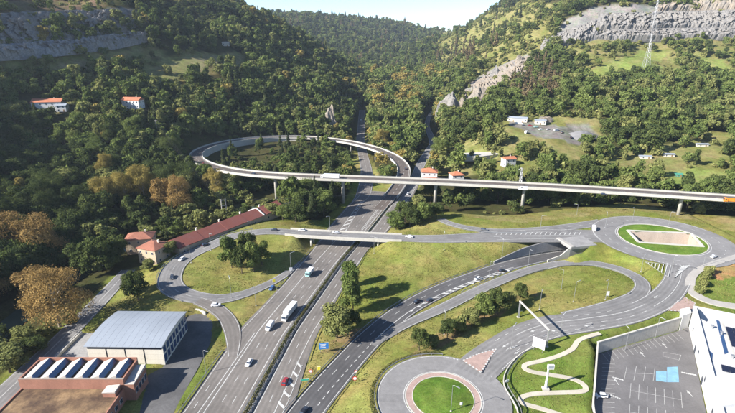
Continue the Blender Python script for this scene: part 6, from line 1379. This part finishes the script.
# overhead sign gantry with beam and boards
ga = empty('sign_gantry', (0, 0, 0), 0, 'grey beam gantry reaching over the road beside the zigzag path', 'gantry')
q0 = g(518, 320, 2.2); q0.z = gz(q0.x, q0.y); q1 = g(546.5, 346, 4.0); q1.z = gz(q1.x, q1.y); ztop = q0.z + 7.4
for q in (q0, q1): MB().box((q.x, q.y, (q.z - .4 + ztop) / 2), (.55, .55, ztop - q.z + .4)).build('post', 'steel', ga); MB().box((q.x, q.y, q.z + .05), (1.2, 1.2, .5)).build('footing', 'concrete', ga)
dv_ = q1 - q0; rz = math.atan2(dv_.y, dv_.x); Lb = math.hypot(dv_.x, dv_.y); mc = (q0 + q1) / 2
MB().box((mc.x, mc.y, ztop + .35), (Lb + .8, .55, .5), rz).build('beam', 'concrete', ga)
def board(name, x, y, z, wd, ht, base_h, mat, label, rz=0.0, posts=2, frame='sign_white', cat='sign', shape='rect'):
    p = g(x, y, z); p.z = gz(p.x, p.y); t_ = empty(name, p, rz, label, cat, 'road signs')
    for k in range(posts):
        xx = 0 if posts == 1 else (-wd * .35 + wd * .7 * k / (posts - 1)); MB().tube([(xx, .12, -.3), (xx, .12, base_h + ht * .9)], .07, 6).build('post', 'steel', t_)
    if shape == 'rect':
        f_ = MB().box((0, 0, base_h + ht / 2), (wd, .08, ht)).build('board', frame, t_); MB().box((0, -.05, base_h + ht / 2), (wd - .14, .06, ht - .14)).build('face', mat, f_)
    else:
        f_ = MB().tube([(0, .04, base_h + ht / 2), (0, -.04, base_h + ht / 2)], wd / 2, 20).build('board', mat, t_); MB().tube([(0, -.03, base_h + ht / 2), (0, -.07, base_h + ht / 2)], wd / 2 * .7, 20).build('face', frame, f_)
    return t_
bb = board('direction_sign', 324, 353, 0, 3.8, 2.9, 1.6, 'sign_blue', 'large blue direction sign under the broad olive tree', R(8))
for k, (w_, h_) in enumerate(((2.4, .28), (1.9, .28), (2.2, .28))): MB().box((-.3, -.09, 1.6 + 2.2 - k * .7), (w_, .04, h_)).build('lettering', 'sign_white', bb)
board('warning_sign', 319, 371, 0, 1.3, 1.6, .6, 'sign_yellow', 'yellow marker board in the nose between the two roads', R(5), 1)
board('speed_sign', 311, 376, 0, 1.5, 1.5, 1.3, 'sign_red', 'round red and white sign in the nose between the two roads', R(5), 1, shape='round')
board('direction_sign', 305, 383, 0, 3.0, .9, 1.2, 'sign_green', 'long green sign at the tip of the nose between the two roads', R(8))
board('speed_sign', 355, 385, .2, 1.7, 1.7, 1.5, 'sign_red', 'round red and white sign on the near side of the underpass road', R(5), 1, shape='round')
board('speed_sign', 356, 379, .2, 1.2, 1.2, 2.6, 'sign_red', 'small round sign just behind the near red and white one', R(5), 1, shape='round')
board('information_sign', 291, 270, 1, 1.6, 2.0, .6, 'sign_white', 'white board at the foot of the lamp by the round lawn', R(15), 2)
board('information_sign', 274, 282, .6, 1.5, 1.8, .5, 'sign_yellow', 'small yellow board by the slip road on the round lawn edge', R(15), 1)
board('information_sign', 607, 298, 4.4, 1.5, 2.2, .8, 'sign_white', 'white board on the lawn inside the ramp loop', R(5), 2)
board('information_sign', 520.5, 319, 2.2, 1.2, 1.8, .8, 'sign_yellow', 'yellow board at the left gantry post', R(5), 1)
board('billboard', 538, 350, 4.2, 4.6, 4.2, 1.6, 'sign_white', 'big blank white board standing under the right end of the gantry', R(-38))
board('information_sign', 461, 407, 3.6, .9, 1.0, .9, 'sign_white', 'small white sign on the island of the lower roundabout', 0, 1)
board('information_sign', 507, 381, 3.2, 1.4, .9, .3, 'sign_white', 'small white panel in the grass right of the lower roundabout', R(20), 1)
tp = g(545.5, 388, 2.2); tp.z = gz(tp.x, tp.y)
to = empty('totem_sign', tp, 0, 'tall white totem with a boxy white top beside the zigzag path', 'totem')
MB().box((0, 0, .25), (2.2, 1.6, .9)).build('plinth', 'concrete', to); MB().tube([(0, 0, .4), (0, 0, 5.5), (0, 0, 9.4)], [.5, .36, .28], 10).build('mast', 'galv_white', to); MB().box((.7, 0, 9.3), (2.2, .6, 1.7)).build('box', 'sign_white', to); MB().box((.7, -.32, 9.3), (1.7, .06, 1.1)).build('panel', 'roof_metal', to)
# gate arm and hut of the car park exit
bp0 = g(597, 398); ba = empty('barrier_gate', Vector((bp0.x, bp0.y, 0)), R(5), 'white barrier gate at the left exit of the car park', 'gate'); MB().box((0, 0, .55), (.4, .4, 1.1)).build('post', 'sign_white', ba); MB().box((2.0, 0, 1.0), (4.0, .12, .14)).build('arm', 'sign_white', ba)
# portal mast by the terrace
def latt(name, x, y, z, hgt, b0, b1, label, arms=(), thick=.22, mat='steel', step=6, rz=0.0, cat='pylon'):
    t_ = empty(name, (x, y, z), rz, label, cat); mb = MB(); c4 = [(-1, -1), (1, -1), (1, 1), (-1, 1)]
    lv = np.linspace(0, 1, max(3, int(hgt / step) + 1)); wv = lambda f: (b0 + (b1 - b0) * min(1, f / .72)) / 2 if f < .72 else b1 / 2 * (1 - .6 * (f - .72) / .28)
    for a_, b_ in c4: mb.tube([(a_ * wv(f), b_ * wv(f), f * hgt - (1.0 if f == 0 else 0)) for f in lv], thick, 4)
    mb.build('legs', mat, t_); mb = MB()
    for i in range(len(lv) - 1):
        f0, f1 = lv[i], lv[i + 1]
        for k in range(4):
            p, q = c4[k], c4[(k + 1) % 4]
            mb.tube([(p[0] * wv(f0), p[1] * wv(f0), f0 * hgt), (q[0] * wv(f1), q[1] * wv(f1), f1 * hgt)], thick * .6, 4, False); mb.tube([(q[0] * wv(f0), q[1] * wv(f0), f0 * hgt), (p[0] * wv(f1), p[1] * wv(f1), f1 * hgt)], thick * .6, 4, False)
            mb.tube([(p[0] * wv(f1), p[1] * wv(f1), f1 * hgt), (q[0] * wv(f1), q[1] * wv(f1), f1 * hgt)], thick * .6, 4, False)
    mb.build('bracing', mat, t_)
    for f, L in arms:
        for s_ in (-1, 1):
            am = MB(); w_ = wv(f)
            for yy in (-w_, w_): am.tube([(s_ * w_, yy, f * hgt), (s_ * L, 0, f * hgt + .4)], thick * .8, 4); am.tube([(s_ * w_, yy, f * hgt + 2.0), (s_ * L, 0, f * hgt + .4)], thick * .7, 4)
            a_ = am.build('cross_arm', mat, t_); MB().tube([(s_ * L, 0, f * hgt + .3), (s_ * L, 0, f * hgt - 2.2)], .16, 5).build('insulator', 'dark_metal', a_)
    return t_
p = at_t(645.5, 69); latt('power_pylon', p.x, p.y, p.z, 52, 9, 2.4, 'pale lattice pylon standing in the green field on the right slope', ((.70, 8), (.82, 9.5), (.93, 7)), .17, rz=R(8))
p = at_t(651, 38); latt('power_pylon', p.x, p.y, p.z, 66, 10, 3, 'taller lattice pylon rising in front of the right quarry cliff', ((.62, 9), (.76, 11), (.90, 8)), .22, rz=R(8))
rp = ray_at(522, 168, 336); latt('lattice_mast', rp[0], rp[1], gz(rp[0], rp[1]), rp[2] - gz(rp[0], rp[1]), 2.6, 1.4, 'slim grey lattice mast just behind the viaduct', ((.93, 2.4),), .12, 'steel', 3, cat='mast')
hf = g(225, 217.5, 1); hf.z = gz(hf.x, hf.y); pf_ = empty('portal_mast', hf, R(30), 'pale two-legged mast behind the long terrace', 'mast')
for s_ in (-1.7, 1.7): MB().tube([(s_, 0, -.5), (s_ * .85, 0, 14)], [.32, .22], 8).build('leg', 'concrete', pf_)
for zz in (13.2, 9.4): MB().box((0, 0, zz), (3.6, .3, .45)).build('cross_beam', 'concrete', pf_)
pp_ = at_t(158, 138); po_ = empty('utility_pole', pp_, 0, 'pale utility pole among the dark trees on the left slope', 'pole'); MB().tube([(0, 0, -.5), (0, 0, 17)], [.3, .18], 8).build('pole', 'concrete', po_); MB().box((0, 0, 16.2), (3.4, .2, .25)).build('cross_arm', 'concrete', po_)
def cable(a, b_, sag, label, n_=16):
    pts = [Vector(a).lerp(Vector(b_), k / n_) - Vector((0, 0, sag * 4 * (k / n_) * (1 - k / n_))) for k in range(n_ + 1)]; tag(MB().tube(pts, .03, 4).build('power_cable', 'dark_metal'), label, 'cable', 'overhead cables')
for k in range(3): cable((hf.x - 1.4 + 1.4 * k, hf.y, hf.z + 13.6), (pp_.x - 1.5 + 1.5 * k, pp_.y, pp_.z + 16.4), 4, ['left', 'middle', 'right'][k] + ' overhead cable from the portal mast up the left slope')
for k in range(3): cable((hf.x - 1.4 + 1.4 * k, hf.y, hf.z + 13.6), (rp[0] - 2 + 2 * k, rp[1], rp[2] - 2), 6, ['left', 'middle', 'right'][k] + ' overhead cable from the portal mast to the lattice mast')
p = g(302, 196, 0); p.z = gz(p.x, p.y); tag(MB().tube([(p.x, p.y, p.z - .5), (p.x, p.y, p.z + 17)], [.5, .4], 10).build('green_post', 'green_pole'), 'dark green post standing under the viaduct left of the motorway', 'post')

# ------------------------------------------------------------------ air
hb = MB().box((0, 1900, 150), (16000, 8400, 340)); ho_ = hb.build('haze', None)
m, n, l, o = new_mat('haze_air'); pv_ = n.new('ShaderNodeVolumePrincipled'); pv_.inputs['Color'].default_value = (.72, .84, 1.0, 1); pv_.inputs['Density'].default_value = .00006; pv_.inputs['Anisotropy'].default_value = .2
l.new(pv_.outputs[0], o.inputs['Volume']); ho_.data.materials.append(m); ho_['kind'] = 'stuff'
